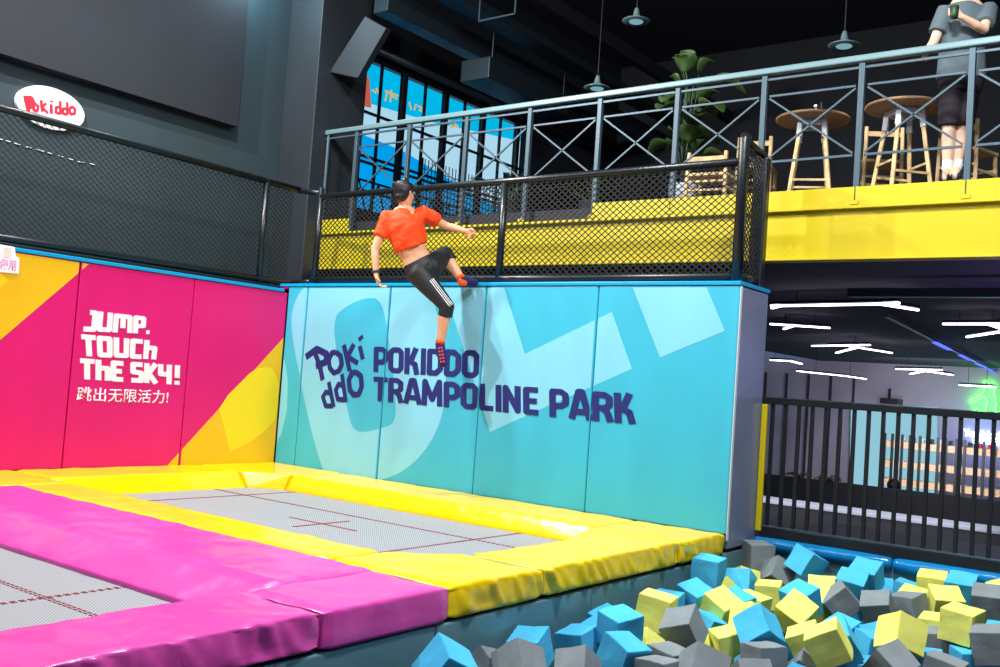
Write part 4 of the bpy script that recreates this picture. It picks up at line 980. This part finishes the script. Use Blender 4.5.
# ------------------------------------------------------------------ foam pit
FOAM = [
 ('b', 5.716, -3.806, -0.276, 0.212, -0.226, -0.928, 0.206, 0.203, 'sky-blue foam cube at the left tip of the pile, standing on its corner'),
 ('g', 5.528, -3.238, -0.442, -0.554, 0.772, -0.227, -0.212, 0.187, 'grey foam cube with a peak up, beside the leftmost blue cube'),
 ('b', 5.52, -2.836, -0.392, -0.057, 0.115, -0.979, -0.156, 0.19, 'pale-topped blue foam cube right behind the second grey cube from the left'),
 ('g', 5.739, -3.246, -0.361, -0.317, -0.052, -0.919, 0.23, 0.195, 'grey foam cube with its corner up, second grey one from the left'),
 ('b', 5.566, -2.417, -0.428, -0.06, -0.006, -0.995, -0.076, 0.187, 'blue foam cube with a flat front face, against the pit wall near the left tip'),
 ('g', 5.844, -2.86, -0.428, 0.396, -0.718, 0.527, 0.223, 0.188, 'grey foam cube tilted up to the right at the bottom edge, third grey one'),
 ('b', 5.517, -2.007, -0.398, -0.165, 0.752, 0.638, 0.006, 0.186, 'blue foam cube at the top left of the blue stack by the pit wall'),
 ('b', 5.78, -2.317, -0.305, 0.007, -0.578, 0.81, 0.101, 0.192, 'dark-sided blue foam cube, right end of the blue stack by the pit wall'),
 ('b', 5.593, -2.205, -0.415, -0.249, 0.762, 0.597, 0.029, 0.192, 'blue foam cube in the middle of the blue stack by the pit wall'),
 ('b', 5.978, -2.622, -0.368, 0.163, -0.124, -0.979, 0.016, 0.195, 'large blue foam cube with a pale slanting top in front of the blue stack'),
 ('y', 5.75, -1.809, -0.28, -0.701, 0.702, 0.029, -0.12, 0.203, 'yellow foam cube standing square near the pit wall, left of the big grey one'),
 ('g', 6.003, -1.944, -0.323, -0.149, 0.073, -0.957, -0.238, 0.198, 'large grey foam cube with a blackish underside beside the upright yellow cube by the wall'),
 ('y', 5.881, -2.176, -0.447, 0.255, 0.143, 0.887, -0.359, 0.188, 'pale yellow foam cube low in front of the upright yellow cube by the wall'),
 ('g', 6.151, -2.429, -0.408, -0.064, 0.1, 0.993, -0.006, 0.189, 'grey foam cube lying flat in front of the big dark-bottomed grey cube'),
 ('g', 6.43, -2.608, -0.342, 0.349, -0.85, -0.215, 0.332, 0.197, 'grey foam cube at the bottom edge, its peak just below the big dark-bottomed grey cube'),
 ('g', 6.215, -2.642, -0.42, 0.046, 0.074, 0.996, -0.02, 0.191, 'level grey foam cube on the bottom border, left of the peaked grey one'),
 ('b', 5.522, -0.566, -0.212, -0.032, -0.055, 0.997, 0.033, 0.201, 'bright blue foam cube standing tallest beside the yellow corner pad'),
 ('b', 5.635, -1.018, -0.338, -0.133, 0.142, 0.974, 0.113, 0.195, 'blue foam cube leaning at the foot of the tall one beside the yellow pad'),
 ('b', 5.553, -1.263, -0.373, 0.006, 0.079, -0.996, -0.047, 0.19, 'blue foam cube with a thin flat top behind the square yellow one by the wall'),
 ('b', 5.854, -1.295, -0.452, 0.163, -0.125, -0.973, 0.102, 0.186, 'blue foam cube in the gap right of the big dark-bottomed grey cube'),
 ('y', 5.856, -1.082, -0.349, -0.214, 0.123, 0.958, 0.148, 0.193, 'yellow foam cube with a long pale top in front of the leaning blue cube'),
 ('y', 6.191, -1.377, -0.341, 0.175, 0.215, 0.917, -0.287, 0.194, 'yellow foam cube showing a pale strip right behind the large central blue cube'),
 ('b', 6.354, -1.664, -0.297, 0.425, -0.211, -0.865, 0.166, 0.197, 'large blue foam cube tilted on its corner in the middle of the pit'),
 ('y', 6.159, -1.605, -0.438, -0.026, -0.4, -0.907, -0.131, 0.188, 'yellow foam cube lower left of the large central blue cube, pale on top'),
 ('b', 6.394, -1.751, -0.52, -0.26, -0.269, -0.88, 0.292, 0.193, 'pale blue foam cube half under the large central blue cube'),
 ('g', 6.486, -1.902, -0.408, 0.028, 0.259, 0.965, -0.005, 0.186, 'wide level grey foam block just below the large central blue cube'),
 ('g', 6.551, -2.231, -0.444, -0.384, 0.837, 0.352, -0.168, 0.186, 'grey foam cube with a flat top on the bottom border before the wide grey block'),
 ('g', 5.534, 0.347, -0.183, 0.018, -0.38, -0.925, -0.018, 0.201, 'dark grey foam cube standing in the far left corner of the pit'),
 ('b', 5.618, -0.181, -0.342, 0.384, -0.657, 0.541, 0.358, 0.192, 'flat-faced blue foam cube just right of the tall blue one by the yellow pad'),
 ('y', 5.538, 0.066, -0.369, 0.184, 0.25, 0.93, -0.197, 0.187, 'yellow foam cube tip in front of the dark grey cube in the far corner'),
 ('y', 5.583, -0.435, -0.392, -0.388, 0.788, 0.057, -0.474, 0.192, 'yellow foam cube showing a narrow triangle right of the tall blue one'),
 ('g', 5.738, 0.244, -0.295, -0.298, -0.123, -0.869, -0.375, 0.196, 'grey foam cube standing on its corner at the back, between two blue cubes'),
 ('b', 5.965, 0.246, -0.167, 0.175, -0.204, -0.951, 0.155, 0.198, 'bright blue foam cube tilted high against the blue roll, back left'),
 ('b', 6.224, -0.581, -0.298, -0.034, 0.197, 0.954, 0.223, 0.198, 'blue foam cube with its front corner covered by the yellow diamond-turned cube'),
 ('y', 6.34, -1.009, -0.306, -0.203, 0.096, 0.92, 0.321, 0.198, 'yellow foam cube turned as a diamond, centre of the pit'),
 ('b', 6.391, 0.056, -0.45, -0.718, 0.542, 0.418, -0.128, 0.186, 'blue foam cube with a bright triangular face right of the teal-sided one'),
 ('b', 6.747, -1.425, -0.326, 0.203, -0.195, 0.921, 0.268, 0.197, 'pale blue foam cube with a dark blue lower side behind the front yellow square'),
 ('b', 6.542, -0.682, -0.445, 0.106, -0.571, 0.797, 0.167, 0.186, 'light blue foam cube showing a small point right of the dark-sided blue cube'),
 ('b', 6.771, -0.702, -0.431, -0.335, -0.469, -0.817, 0.019, 0.187, 'shaded blue foam cube just left of the large front yellow cube'),
 ('b', 6.816, -0.93, -0.439, 0.063, -0.354, -0.932, 0.046, 0.186, 'light blue foam cube with two pale faces below left of the large front yellow cube'),
 ('y', 6.766, -1.652, -0.295, 0.592, -0.607, 0.24, 0.474, 0.198, 'yellow foam cube lying as a flat bright square at the front of the pit'),
 ('y', 6.509, -1.261, -0.405, 0.587, -0.594, 0.256, 0.488, 0.187, 'pale yellow foam cube just left of the flat bright yellow square'),
 ('b', 6.832, -1.354, -0.513, -0.533, 0.541, -0.402, -0.512, 0.186, 'pale blue foam cube on the bottom border below the flat bright yellow square'),
 ('b', 6.783, -2.153, -0.453, -0.311, -0.253, -0.875, 0.273, 0.186, 'blue foam cube tip on the bottom border left of the flat bright yellow square'),
 ('b', 6.433, 0.204, -0.186, -0.014, 0.029, 0.977, 0.211, 0.199, 'blue foam cube topmost against the blue roll in the back middle'),
 ('b', 6.389, 0.013, -0.249, -0.054, -0.052, 0.978, 0.195, 0.201, 'blue foam cube with a broad top just in front of the topmost back one'),
 ('b', 6.491, 0.336, -0.332, 0.019, 0.107, -0.957, -0.268, 0.198, 'blue foam cube with a square top to the right of the broad-topped one'),
 ('b', 6.682, 0.381, -0.293, 0.713, -0.696, 0.046, 0.074, 0.186, 'pale blue foam cube sliver between the square-topped blue cube and the blue roll'),
 ('y', 6.778, 0.182, -0.32, -0.053, 0.038, 0.977, 0.204, 0.196, 'yellow foam cube lying as a low pale wedge at the back right'),
 ('g', 6.409, -0.292, -0.304, -0.6, 0.654, -0.101, -0.449, 0.191, 'grey foam cube seen as a dark diamond below the broad-topped blue cube'),
 ('g', 6.648, -0.242, -0.319, -0.089, 0.091, -0.967, -0.221, 0.193, 'light grey foam cube just under the square-topped blue cube'),
 ('g', 6.799, -0.037, -0.312, 0.079, 0.137, 0.986, 0.057, 0.195, 'dark grey foam cube with a flat face just under the low yellow wedge'),
 ('y', 7.042, -1.203, -0.264, -0.108, -0.317, -0.906, 0.259, 0.201, 'large yellow foam cube with two broad faces at the right front'),
 ('y', 7.248, -0.573, -0.25, 0.037, -0.089, -0.994, -0.049, 0.202, 'large yellow foam cube standing upright at the right, with a pale top'),
 ('g', 7.108, -0.473, -0.418, -0.54, 0.516, -0.414, -0.521, 0.186, 'grey foam cube just in front of the upright yellow cube at the right'),
 ('y', 7.048, -0.32, -0.367, -0.749, 0.662, 0.023, 0.013, 0.188, 'pale yellow foam cube strip between the two large yellow cubes at the right'),
 ('b', 7.152, -1.068, -0.445, -0.003, -0.11, 0.993, 0.051, 0.187, 'light blue foam cube with a long thin top below the large front yellow cube'),
 ('g', 7.059, -1.437, -0.392, -0.334, 0.762, 0.547, -0.091, 0.188, 'grey foam cube with a long slanting top on the bottom border, front right'),
 ('g', 7.347, -1.479, -0.368, -0.699, 0.71, -0.064, -0.063, 0.192, 'grey foam cube rising at the bottom border right of the slanting-topped grey one'),
 ('b', 7.324, -0.654, -0.465, 0.01, -0.46, -0.887, -0.039, 0.186, "teal-shaded blue foam cube deep in the gap left of the right edge's big grey square"),
 ('g', 7.449, -0.74, -0.304, 0.743, -0.661, -0.089, -0.05, 0.198, 'large grey foam cube with a square face at the bottom right edge'),
 ('b', 7.444, -0.33, -0.353, 0.063, -0.677, -0.726, -0.104, 0.191, 'pale blue foam cube at the right edge above the big square grey face'),
 ('g', 7.272, 0.129, -0.21, -0.112, 0.653, 0.74, 0.118, 0.198, 'grey foam cube with a light top and dark front at the right edge'),
 ('y', 6.857, 0.385, -0.202, -0.006, 0.066, -0.992, -0.106, 0.195, 'yellow foam cube with a level top against the blue roll at the back right'),
 ('b', 7.053, 0.375, -0.19, 0.007, -0.001, -0.984, -0.176, 0.193, 'blue foam cube with a level top right of the back right yellow cube'),
 ('y', 7.018, 0.043, -0.259, 0.036, 0.244, -0.952, -0.184, 0.201, 'pale yellow foam cube in front of the level-topped yellow and blue pair at the back'),
 ('y', 7.343, 0.354, -0.193, -0.144, 0.897, 0.416, 0.039, 0.198, 'yellow foam cube sliver at the right edge against the blue roll'),
 ('y', 6.247, -0.27, -0.334, -0.103, 0.11, 0.96, 0.237, 0.199, 'yellow foam cube turned as a diamond at the back, below the tilted blue cube'),
 ('y', 6.158, 0.064, -0.34, 0.009, 0.166, -0.959, -0.23, 0.194, 'yellow foam cube between the back yellow diamond and the broad-topped blue cube'),
 ('y', 5.924, -0.695, -0.384, 0.083, -0.031, -0.996, 0.005, 0.19, 'yellow foam cube with a slanting pale top, just behind the large central blue cube'),
 ('y', 5.814, -0.108, -0.392, -0.467, 0.542, -0.393, -0.577, 0.186, 'yellow foam cube lying under the cornered grey cube at the back'),
 ('b', 5.879, -0.894, -0.36, 0.108, -0.155, -0.976, -0.11, 0.191, 'blue foam cube with a smooth slanting top between two yellow cubes at centre left'),
 ('y', 5.967, -1.633, -0.516, -0.969, 0.16, 0.186, 0.017, 0.19, 'yellow foam cube half buried just above the peaked grey cube'),
 ('b', 6.2, -0.963, -0.545, -0.982, -0.017, 0.169, 0.083, 0.19, 'blue foam cube half buried just left of the pale yellow cube beside the square'),
 ('g', 6.619, -1.623, -0.512, -0.931, -0.027, -0.347, -0.114, 0.19, 'grey foam cube half buried just below the pale yellow cube beside the square'),
]
def foam_proto(m, seed):
    bm = bmesh.new(); bmesh.ops.create_cube(bm, size=.2)
    bmesh.ops.bevel(bm, geom=bm.edges[:], offset=.003, segments=2, affect='EDGES')
    bmesh.ops.triangulate(bm, faces=[f for f in bm.faces if f.calc_area() > .02])
    big = [e for e in bm.edges if e.calc_length() > .1]; bmesh.ops.subdivide_edges(bm, edges=big, cuts=3, use_grid_fill=True)
    for v in bm.verts: v.co += Vector((noise.noise(v.co * 9 + Vector((seed, 0, 0))), noise.noise(v.co * 9 + Vector((0, seed, 0))), noise.noise(v.co * 9 + Vector((0, 0, seed))))) * .006
    me = bpy.data.meshes.new('foam_cube'); bm.to_mesh(me); bm.free(); me.materials.append(m); return me
protos = {c: [foam_proto(M[n], s + 1.5) for s in range(3)] for c, n in (('b', 'foamblue'), ('y', 'foamyellow'), ('g', 'foamgrey'))}
cname = {'b': 'blue', 'y': 'yellow', 'g': 'grey'}
for i, (c, x, y, z, qw, qx, qy, qz, s_, lab) in enumerate(FOAM):
    o = bpy.data.objects.new('foam_cube', protos[c][i % 3]); COL.objects.link(o)
    o.location = (x, y, z); o.rotation_mode = 'QUATERNION'; o.rotation_quaternion = (qw, qx, qy, qz); o.scale = (s_ / .2,) * 3
    if lab: tag(o, lab, 'foam cube', 'foam cubes on top of the pit')
    else: tag(o, cname[c] + ' foam cube mostly buried under the top layer of the pit', 'foam cube', cname[c] + ' foam cubes buried in the pit')

# ------------------------------------------------------------------ people
def loft(bmv, pts, rad, side=None, n=16, cap=True):
    """closed tube with elliptical rings: rad = list of (r_side, r_other); rounded ends"""
    pts = [Vector(p) for p in pts]; rad = [(r, r) if not isinstance(r, tuple) else r for r in rad]
    P, Rr = [], []
    d0 = (pts[0] - pts[1]).normalized(); d1 = (pts[-1] - pts[-2]).normalized()
    if cap:
        for u in (.98, .8, .45): P.append(pts[0] + d0 * (min(rad[0]) * u)); k = math.sqrt(1 - u * u); Rr.append((rad[0][0] * k, rad[0][1] * k))
    P += pts; Rr += rad
    if cap:
        for u in (.45, .8, .98): P.append(pts[-1] + d1 * (min(rad[-1]) * u)); k = math.sqrt(1 - u * u); Rr.append((rad[-1][0] * k, rad[-1][1] * k))
    vs = []; fs = []; px = None
    for i, p in enumerate(P):
        d = (P[min(i + 1, len(P) - 1)] - P[max(i - 1, 0)]).normalized()
        s = Vector(side) if side is not None else (px if px is not None else (Vector((1, 0, 0)) if abs(d.x) < .8 else Vector((0, 1, 0))))
        x = (s - d * s.dot(d)).normalized(); px = x; y = d.cross(x)
        for k in range(n): a = 2 * PI * k / n; vs.append(p + x * (math.cos(a) * Rr[i][0]) + y * (math.sin(a) * Rr[i][1]))
    for i in range(len(P) - 1):
        for k in range(n): a = i * n + k; b = i * n + (k + 1) % n; fs.append((a, b, b + n, a + n))
    fs.append(tuple(reversed(range(n)))); fs.append(tuple(range((len(P) - 1) * n, len(P) * n)))
    bmv.add(vs, fs)
def flesh(mb, name, material, parent, voxel=.007, sm=4):
    o = mb.build(name, material); r = o.modifiers.new('remesh', 'REMESH'); r.mode = 'VOXEL'; r.voxel_size = voxel; r.use_smooth_shade = True
    s = o.modifiers.new('smooth', 'SMOOTH'); s.iterations = sm; s.factor = .5
    return keep(o, parent)
FW = Vector((-.6, .8, .05)).normalized(); RT = Vector((.8, .6, 0)).normalized(); UP = Vector((0, 0, 1))
def lerp(a, b, u): return Vector(a) + (Vector(b) - Vector(a)) * u
def hand(mb, wrist, d, palm_n, sidev, k=1.0, curl=.35):
    """palm and five fingers; d = direction of the hand, palm_n = palm side, sidev = thumb side"""
    w = Vector(wrist); d = Vector(d).normalized(); pn = Vector(palm_n); pn = (pn - d * pn.dot(d)).normalized(); sd = d.cross(pn); 
    if sd.dot(Vector(sidev)) < 0: sd = -sd
    loft(mb, [w, w + d * .035 * k, w + d * .085 * k], [(.024 * k, .018 * k), (.038 * k, .016 * k), (.038 * k, .013 * k)], sd)
    for i, (off, L) in enumerate(((.029, .068), (.010, .076), (-.010, .070), (-.028, .056))):
        b = w + d * .085 * k + sd * off * k; a1 = curl * (1 + .2 * i); d1 = d * math.cos(a1) + pn * math.sin(a1); d2 = d * math.cos(a1 * 2.2) + pn * math.sin(a1 * 2.2)
        p1 = b + d1 * L * .5 * k; loft(mb, [b - d * .015 * k, b, p1, p1 + d2 * L * .5 * k], [.0095 * k, .0095 * k, .0085 * k, .007 * k], n=8)
    b = w + d * .03 * k + sd * .03 * k; dt = (d * .7 + sd * .6 + pn * .3).normalized()
    loft(mb, [b - sd * .01, b + dt * .03 * k, b + dt * .03 * k + (d * .9 + pn * .4).normalized() * .032 * k], [.013 * k, .011 * k, .009 * k], n=8)
def head(mb, c, face, up, k=1.0):
    f = Vector(face).normalized(); u = Vector(up); u = (u - f * u.dot(f)).normalized(); s = f.cross(u); c = Vector(c)
    prof = [(-.112, .035, .03, .050), (-.095, .05, .045, .034), (-.06, .066, .062, .02), (-.02, .086, .073, .004), (.02, .094, .077, -.002), (.06, .09, .073, -.006), (.095, .066, .056, -.008), (.112, .03, .028, -.008)]
    loft(mb, [c + (u * z + f * o_) * k for z, a, b, o_ in prof], [(a * k, b * k) for z, a, b, o_ in prof], f, n=20)
    loft(mb, [c + (f * .088 + u * .015) * k, c + (f * .106 - u * .018) * k, c + (f * .092 - u * .03) * k], [.009 * k, .013 * k, .011 * k], n=8)
    loft(mb, [c + (f * .086 - u * .055) * k - s * .016 * k, c + (f * .092 - u * .055) * k, c + (f * .086 - u * .055) * k + s * .016 * k], [.006 * k, .009 * k, .006 * k], n=8)
    for sg in (-1, 1):
        loft(mb, [c + (s * sg * .074 - f * .005 + u * .022) * k, c + (s * sg * .086 - f * .014 + u * .002) * k, c + (s * sg * .074 - f * .006 - u * .028) * k], [(.012 * k, .008 * k), (.016 * k, .008 * k), (.009 * k, .007 * k)], n=8)
    return f, u, s

# the man running up the wall
J = dict(head=(2.331,-0.708,2.759), neck=(2.325,-0.691,2.611), chest=(2.336,-0.673,2.462), ribs=(2.363,-0.633,2.336), waist=(2.397,-0.586,2.210), pelvis=(2.446,-0.529,2.084),
         shL=(2.220,-0.789,2.532), elL=(2.152,-0.859,2.222), wrL=(2.194,-0.863,1.986), shR=(2.456,-0.554,2.592), elR=(2.559,-0.346,2.510), wrR=(2.730,-0.265,2.469),
         hipL=(2.452,-0.572,2.031), knL=(2.715,-0.430,1.738), anL=(2.634,-0.394,1.384), toL=(2.700,-0.408,1.199),
         hipR=(2.488,-0.449,2.095), knR=(2.455,-0.208,2.264), anR=(2.656,-0.167,2.016), toR=(2.719,-0.044,2.002))
J = {k: Vector(v) for k, v in J.items()}
t = thing('person', 'man in an orange shirt and black cropped tights running up the blue wall', 'person', J['toL'])
lat = (J['shR'] - J['shL']).normalized()
m = MB()
loft(m, [lerp(J['neck'], J['head'], -.25), J['neck'], lerp(J['neck'], J['head'], .75)], [.06, .052, .05], n=14)
loft(m, [lerp(J['neck'], J['chest'], .15), lerp(J['neck'], J['chest'], .45), J['chest'], J['ribs'], J['waist'], J['pelvis']], [(.11, .07), (.175, .095), (.172, .112), (.15, .105), (.128, .095), (.15, .11)], lat, n=24)
for S_ in 'LR':
    sh, el, wr = J['sh' + S_], J['el' + S_], J['wr' + S_]
    loft(m, [lerp(sh, J['chest'], .25), sh, lerp(sh, el, .35), el, lerp(el, wr, .3), wr], [.07, .058, .049, .038, .039, .026], n=14)
dl = (J['wrL'] - J['elL']).normalized(); hand(m, J['wrL'], (dl + RT * .25).normalized(), RT * .8 - FW * .1, -FW, 1.15, .45)
dr = (J['wrR'] - J['elR']).normalized(); hand(m, J['wrR'], (dr - UP * .2).normalized(), -UP * .5 - FW, UP, 1.1, 1.0)
for S_, cf in (('L', 1), ('R', 1)):
    hp_, kn_, an_ = J['hip' + S_], J['kn' + S_], J['an' + S_]
    loft(m, [hp_, lerp(hp_, kn_, .4), kn_], [.088, .08, .056], n=16)
    bk = (lerp(kn_, an_, .3) + (RT * -.008))
    loft(m, [kn_, bk, lerp(kn_, an_, .62), an_], [.056, .062, .048, .035], n=14)
    to = J['to' + S_]; fd = (to - an_).normalized()
    loft(m, [an_ + fd * -.01, lerp(an_, to, .5), to], [.036, (.04, .03), (.034, .022)], n=12)
face = (RT * .66 + FW * .75 - UP * .03).normalized(); hu = (UP + RT * -.06).normalized()
f_, u_, s_ = head(m, J['head'], face, hu, 1.06)
body = flesh(m, 'body', M['skin'], t, .0075, 3)
m = MB(); c = J['head']
loft(m, [c + u_ * z + f_ * o_ for z, a, b, o_ in ((-.03, 0, 0, -.045), (-.005, 0, 0, -.036), (.03, 0, 0, -.02), (.065, 0, 0, -.008), (.098, 0, 0, -.003), (.122, 0, 0, 0))],
     [(.058, .08), (.08, .089), (.1, .094), (.106, .092), (.088, .076), (.04, .036)], f_, n=20)
flesh(m, 'hair', M['hair'], t, .008, 2)
# shirt
m = MB()
hemL = lerp(J['ribs'], J['waist'], .55)
loft(m, [lerp(J['neck'], J['chest'], -.05), lerp(J['neck'], J['chest'], .2), lerp(J['neck'], J['chest'], .5), J['chest'], J['ribs'], hemL], [(.065, .062), (.125, .085), (.192, .112), (.188, .13), (.172, .132), (.158, .124)], lat, n=26, cap=False)
for S_ in 'LR':
    sh, el = J['sh' + S_], J['el' + S_]
    loft(m, [lerp(sh, J['chest'], .3), sh, lerp(sh, el, .3), lerp(sh, el, .62)], [.088, .078, .072, .07], n=16, cap=False)
so_ = flesh(m, 'shirt', M['orange'], t, .009, 3)
tx = bpy.data.textures.new('cloth_folds', 'CLOUDS'); tx.noise_scale = .13
dm = so_.modifiers.new('folds', 'DISPLACE'); dm.texture = tx; dm.strength = .04; dm.mid_level = .5
# cropped tights
m = MB()
wtop = lerp(J['waist'], J['pelvis'], .42)
loft(m, [wtop, J['pelvis'], lerp(J['pelvis'], (J['hipL'] + J['hipR']) / 2, 1.4)], [(.14, .105), (.163, .122), (.13, .11)], lat, n=22, cap=False)
hp_, kn_, an_ = J['hipL'], J['knL'], J['anL']
loft(m, [lerp(hp_, J['pelvis'], .5), hp_, lerp(hp_, kn_, .4), kn_], [.115, .118, .1, .07], n=18); loft(m, [kn_, lerp(kn_, an_, .27)], [.07, .069], n=16, cap=False)
hp_, kn_, an_ = J['hipR'], J['knR'], J['anR']
loft(m, [lerp(hp_, J['pelvis'], .5), hp_, lerp(hp_, kn_, .4), kn_], [.125, .125, .108, .08], n=18); loft(m, [kn_, lerp(kn_, an_, .3)], [.08, .07], n=16, cap=False)
tg_ = flesh(m, 'cropped_tights', M['tights'], t, .008, 3)
m = MB()
ax_ = (J['knL'] - J['hipL']).normalized(); od = (RT * .72 - FW * .8); od = (od - ax_ * od.dot(ax_)).normalized(); tg = ax_.cross(od)
for o_ in (-1, 0, 1):
    pts = []
    for u in (.36, .5, .65, .8, 1.0, 1.08):
        rr = .118 + (.1 - .118) * min(1, u / .4) if u < .4 else .1 + (.07 - .1) * min(1, (u - .4) / .6)
        an2 = o_ * .021 / rr; pts.append(lerp(J['hipL'], J['knL'], u) + (od * math.cos(an2) + tg * math.sin(an2)) * (rr - .004))
    m.tube(pts, .0055, 6)
keep(m.build('side_stripes', M['stripe'], smooth=True), tg_)
for S_ in 'LR':
    an_, to = J['an' + S_], J['to' + S_]; kn_ = J['kn' + S_]; fd = (to - an_).normalized()
    m = MB(); up_ = lerp(an_, kn_, .06)
    heel = an_ + (an_ - kn_).normalized() * .035 - fd * .02
    loft(m, [up_, an_, lerp(an_, to, .45), to], [.042, .044, (.048, .038), (.042, .03)], n=14); loft(m, [an_, heel], [.04, .034], n=12)
    sk_ = flesh(m, 'sock', M['sock'], t, .007, 2)
    m = MB(); loft(m, [lerp(an_, kn_, .03), lerp(an_, kn_, .12)], [.047, .045], n=16, cap=False); MBo = m.build('orange_cuff', M['sockorange'], smooth=True); keep(MBo, sk_)
    m = MB(); loft(m, [heel - fd * .004, heel + fd * .02], [.036, .034], n=12); keep(m.build('orange_heel', M['sockorange'], smooth=True), sk_)
    m = MB()
    sd = fd.cross(FW).normalized()
    for k in range(10):
        q = lerp(an_, to, .2 + .85 * (k // 2) / 5) - FW * (.042) + sd * (.013 if k % 2 else -.013); loft(m, [q, q + FW * .012], [.009, .009], n=8)
    if S_ == 'L': keep(m.build('grip_dots', M['sockorange'], smooth=True), sk_)
m = MB(); wr = J['wrL']; loft(m, [lerp(wr, J['elL'], .04), lerp(wr, J['elL'], .14)], [.036, .036], n=16, cap=False)
keep(m.build('wristband', M['band'], smooth=True), t)

# person standing on the balcony
K = dict(head=(6.700,1.358,4.714), neck=(6.696,1.377,4.557), chest=(6.675,1.360,4.382), waist=(6.668,1.371,4.128), hem=(6.668,1.385,3.891),
         shL=(6.551,1.262,4.456), elL=(6.484,1.191,4.184), wrL=(6.462,1.070,4.063), shR=(6.835,1.473,4.498), elR=(6.853,1.264,4.252), wrR=(6.714,1.104,4.330),
         hipL=(6.607,1.341,3.869), knL=(6.597,1.358,3.479), anL=(6.598,1.357,3.119), toL=(6.610,1.246,3.026),
         hipR=(6.722,1.427,3.879), knR=(6.685,1.424,3.487), anR=(6.665,1.406,3.133), toR=(6.684,1.264,3.033))
K = {k: Vector(v) for k, v in K.items()}
t = thing('person', 'person in a grey t-shirt and dark shorts standing at the balcony railing, drinking', 'person', (K['anL'] + K['anR']) / 2)
lat = (K['shR'] - K['shL']).normalized()
m = MB()
loft(m, [lerp(K['neck'], K['head'], -.2), lerp(K['neck'], K['head'], .7)], [.058, .055], n=14)
loft(m, [lerp(K['neck'], K['chest'], .2), K['chest'], K['waist'], K['hem']], [(.14, .08), (.17, .11), (.16, .11), (.165, .12)], lat, n=22)
for S_ in 'LR':
    sh, el, wr = K['sh' + S_], K['el' + S_], K['wr' + S_]
    loft(m, [sh, lerp(sh, el, .4), el, lerp(el, wr, .35), wr], [.058, .048, .04, .038, .027], n=14)
    hp_, kn_, an_, to = K['hip' + S_], K['kn' + S_], K['an' + S_], K['to' + S_]
    loft(m, [hp_, kn_], [.085, .056], n=14); loft(m, [kn_, lerp(kn_, an_, .3), an_], [.055, .057, .036], n=14); loft(m, [an_, to], [.035, .033], n=12)
hand(m, K['wrL'], (K['wrL'] - K['elL']) + UP * .02, -FW * .3 + RT, UP, 1.0, .6)
hand(m, K['wrR'], (K['wrR'] - K['elR']).normalized(), FW, UP, 1.0, .7)
f_, u_, s_ = head(m, K['head'], -FW * .8 - RT * .55, UP, 1.05)
flesh(m, 'body', M['skin2'], t, .009, 3)
m = MB(); c = K['head']; loft(m, [c + u_ * z + f_ * o_ for z, o_ in ((-.03, -.05), (.03, -.03), (.07, -.01), (.11, 0), (.13, 0))], [(.05, .06), (.08, .085), (.098, .086), (.085, .07), (.04, .035)], f_, n=18)
flesh(m, 'hair', M['hair'], t, .01, 2)
m = MB()
loft(m, [lerp(K['neck'], K['chest'], .05), lerp(K['neck'], K['chest'], .4), K['chest'], K['waist'], K['hem']], [(.08, .07), (.17, .11), (.2, .135), (.19, .135), (.205, .145)], lat, n=24, cap=False)
for S_ in 'LR': sh, el = K['sh' + S_], K['el' + S_]; loft(m, [lerp(sh, K['chest'], .3), sh, lerp(sh, el, .7)], [.09, .082, .078], n=16, cap=False)
flesh(m, 't_shirt', M['greytee'], t, .01, 3)
m = MB()
loft(m, [lerp(K['hem'], K['waist'], .15), K['hem'], lerp(K['hem'], (K['knL'] + K['knR']) / 2, .25)], [(.18, .13), (.19, .14), (.17, .13)], lat, n=20, cap=False)
for S_ in 'LR': loft(m, [K['hip' + S_], lerp(K['hip' + S_], K['kn' + S_], .5), lerp(K['hip' + S_], K['kn' + S_], .96)], [.1, .098, .09], n=16, cap=False)
flesh(m, 'shorts', M['shorts'], t, .01, 3)
for S_ in 'LR':
    an_, to, kn_ = K['an' + S_], K['to' + S_], K['kn' + S_]
    m = MB(); loft(m, [lerp(an_, kn_, .22), an_], [.042, .042], n=14); keep(m.build('sock', M['stripe'], smooth=True), t)
    m = MB(); loft(m, [an_ - UP * .03, to - UP * .0], [(.047, .045), (.044, .03)], n=14); flesh(m, 'sneaker', M['shoe'], t, .009, 2)
cu = K['wrR'] + (K['wrR'] - K['elR']).normalized() * .08
o = MB().lathe(cu - Vector((0, 0, .05)), [(.028, 0), (.032, .03), (.036, .1), (.028, .105)], 18).build('drinking_cup', M['darkleaf'], smooth=True)
tag(o, 'dark green cup held to the mouth by the person on the balcony', 'cup')
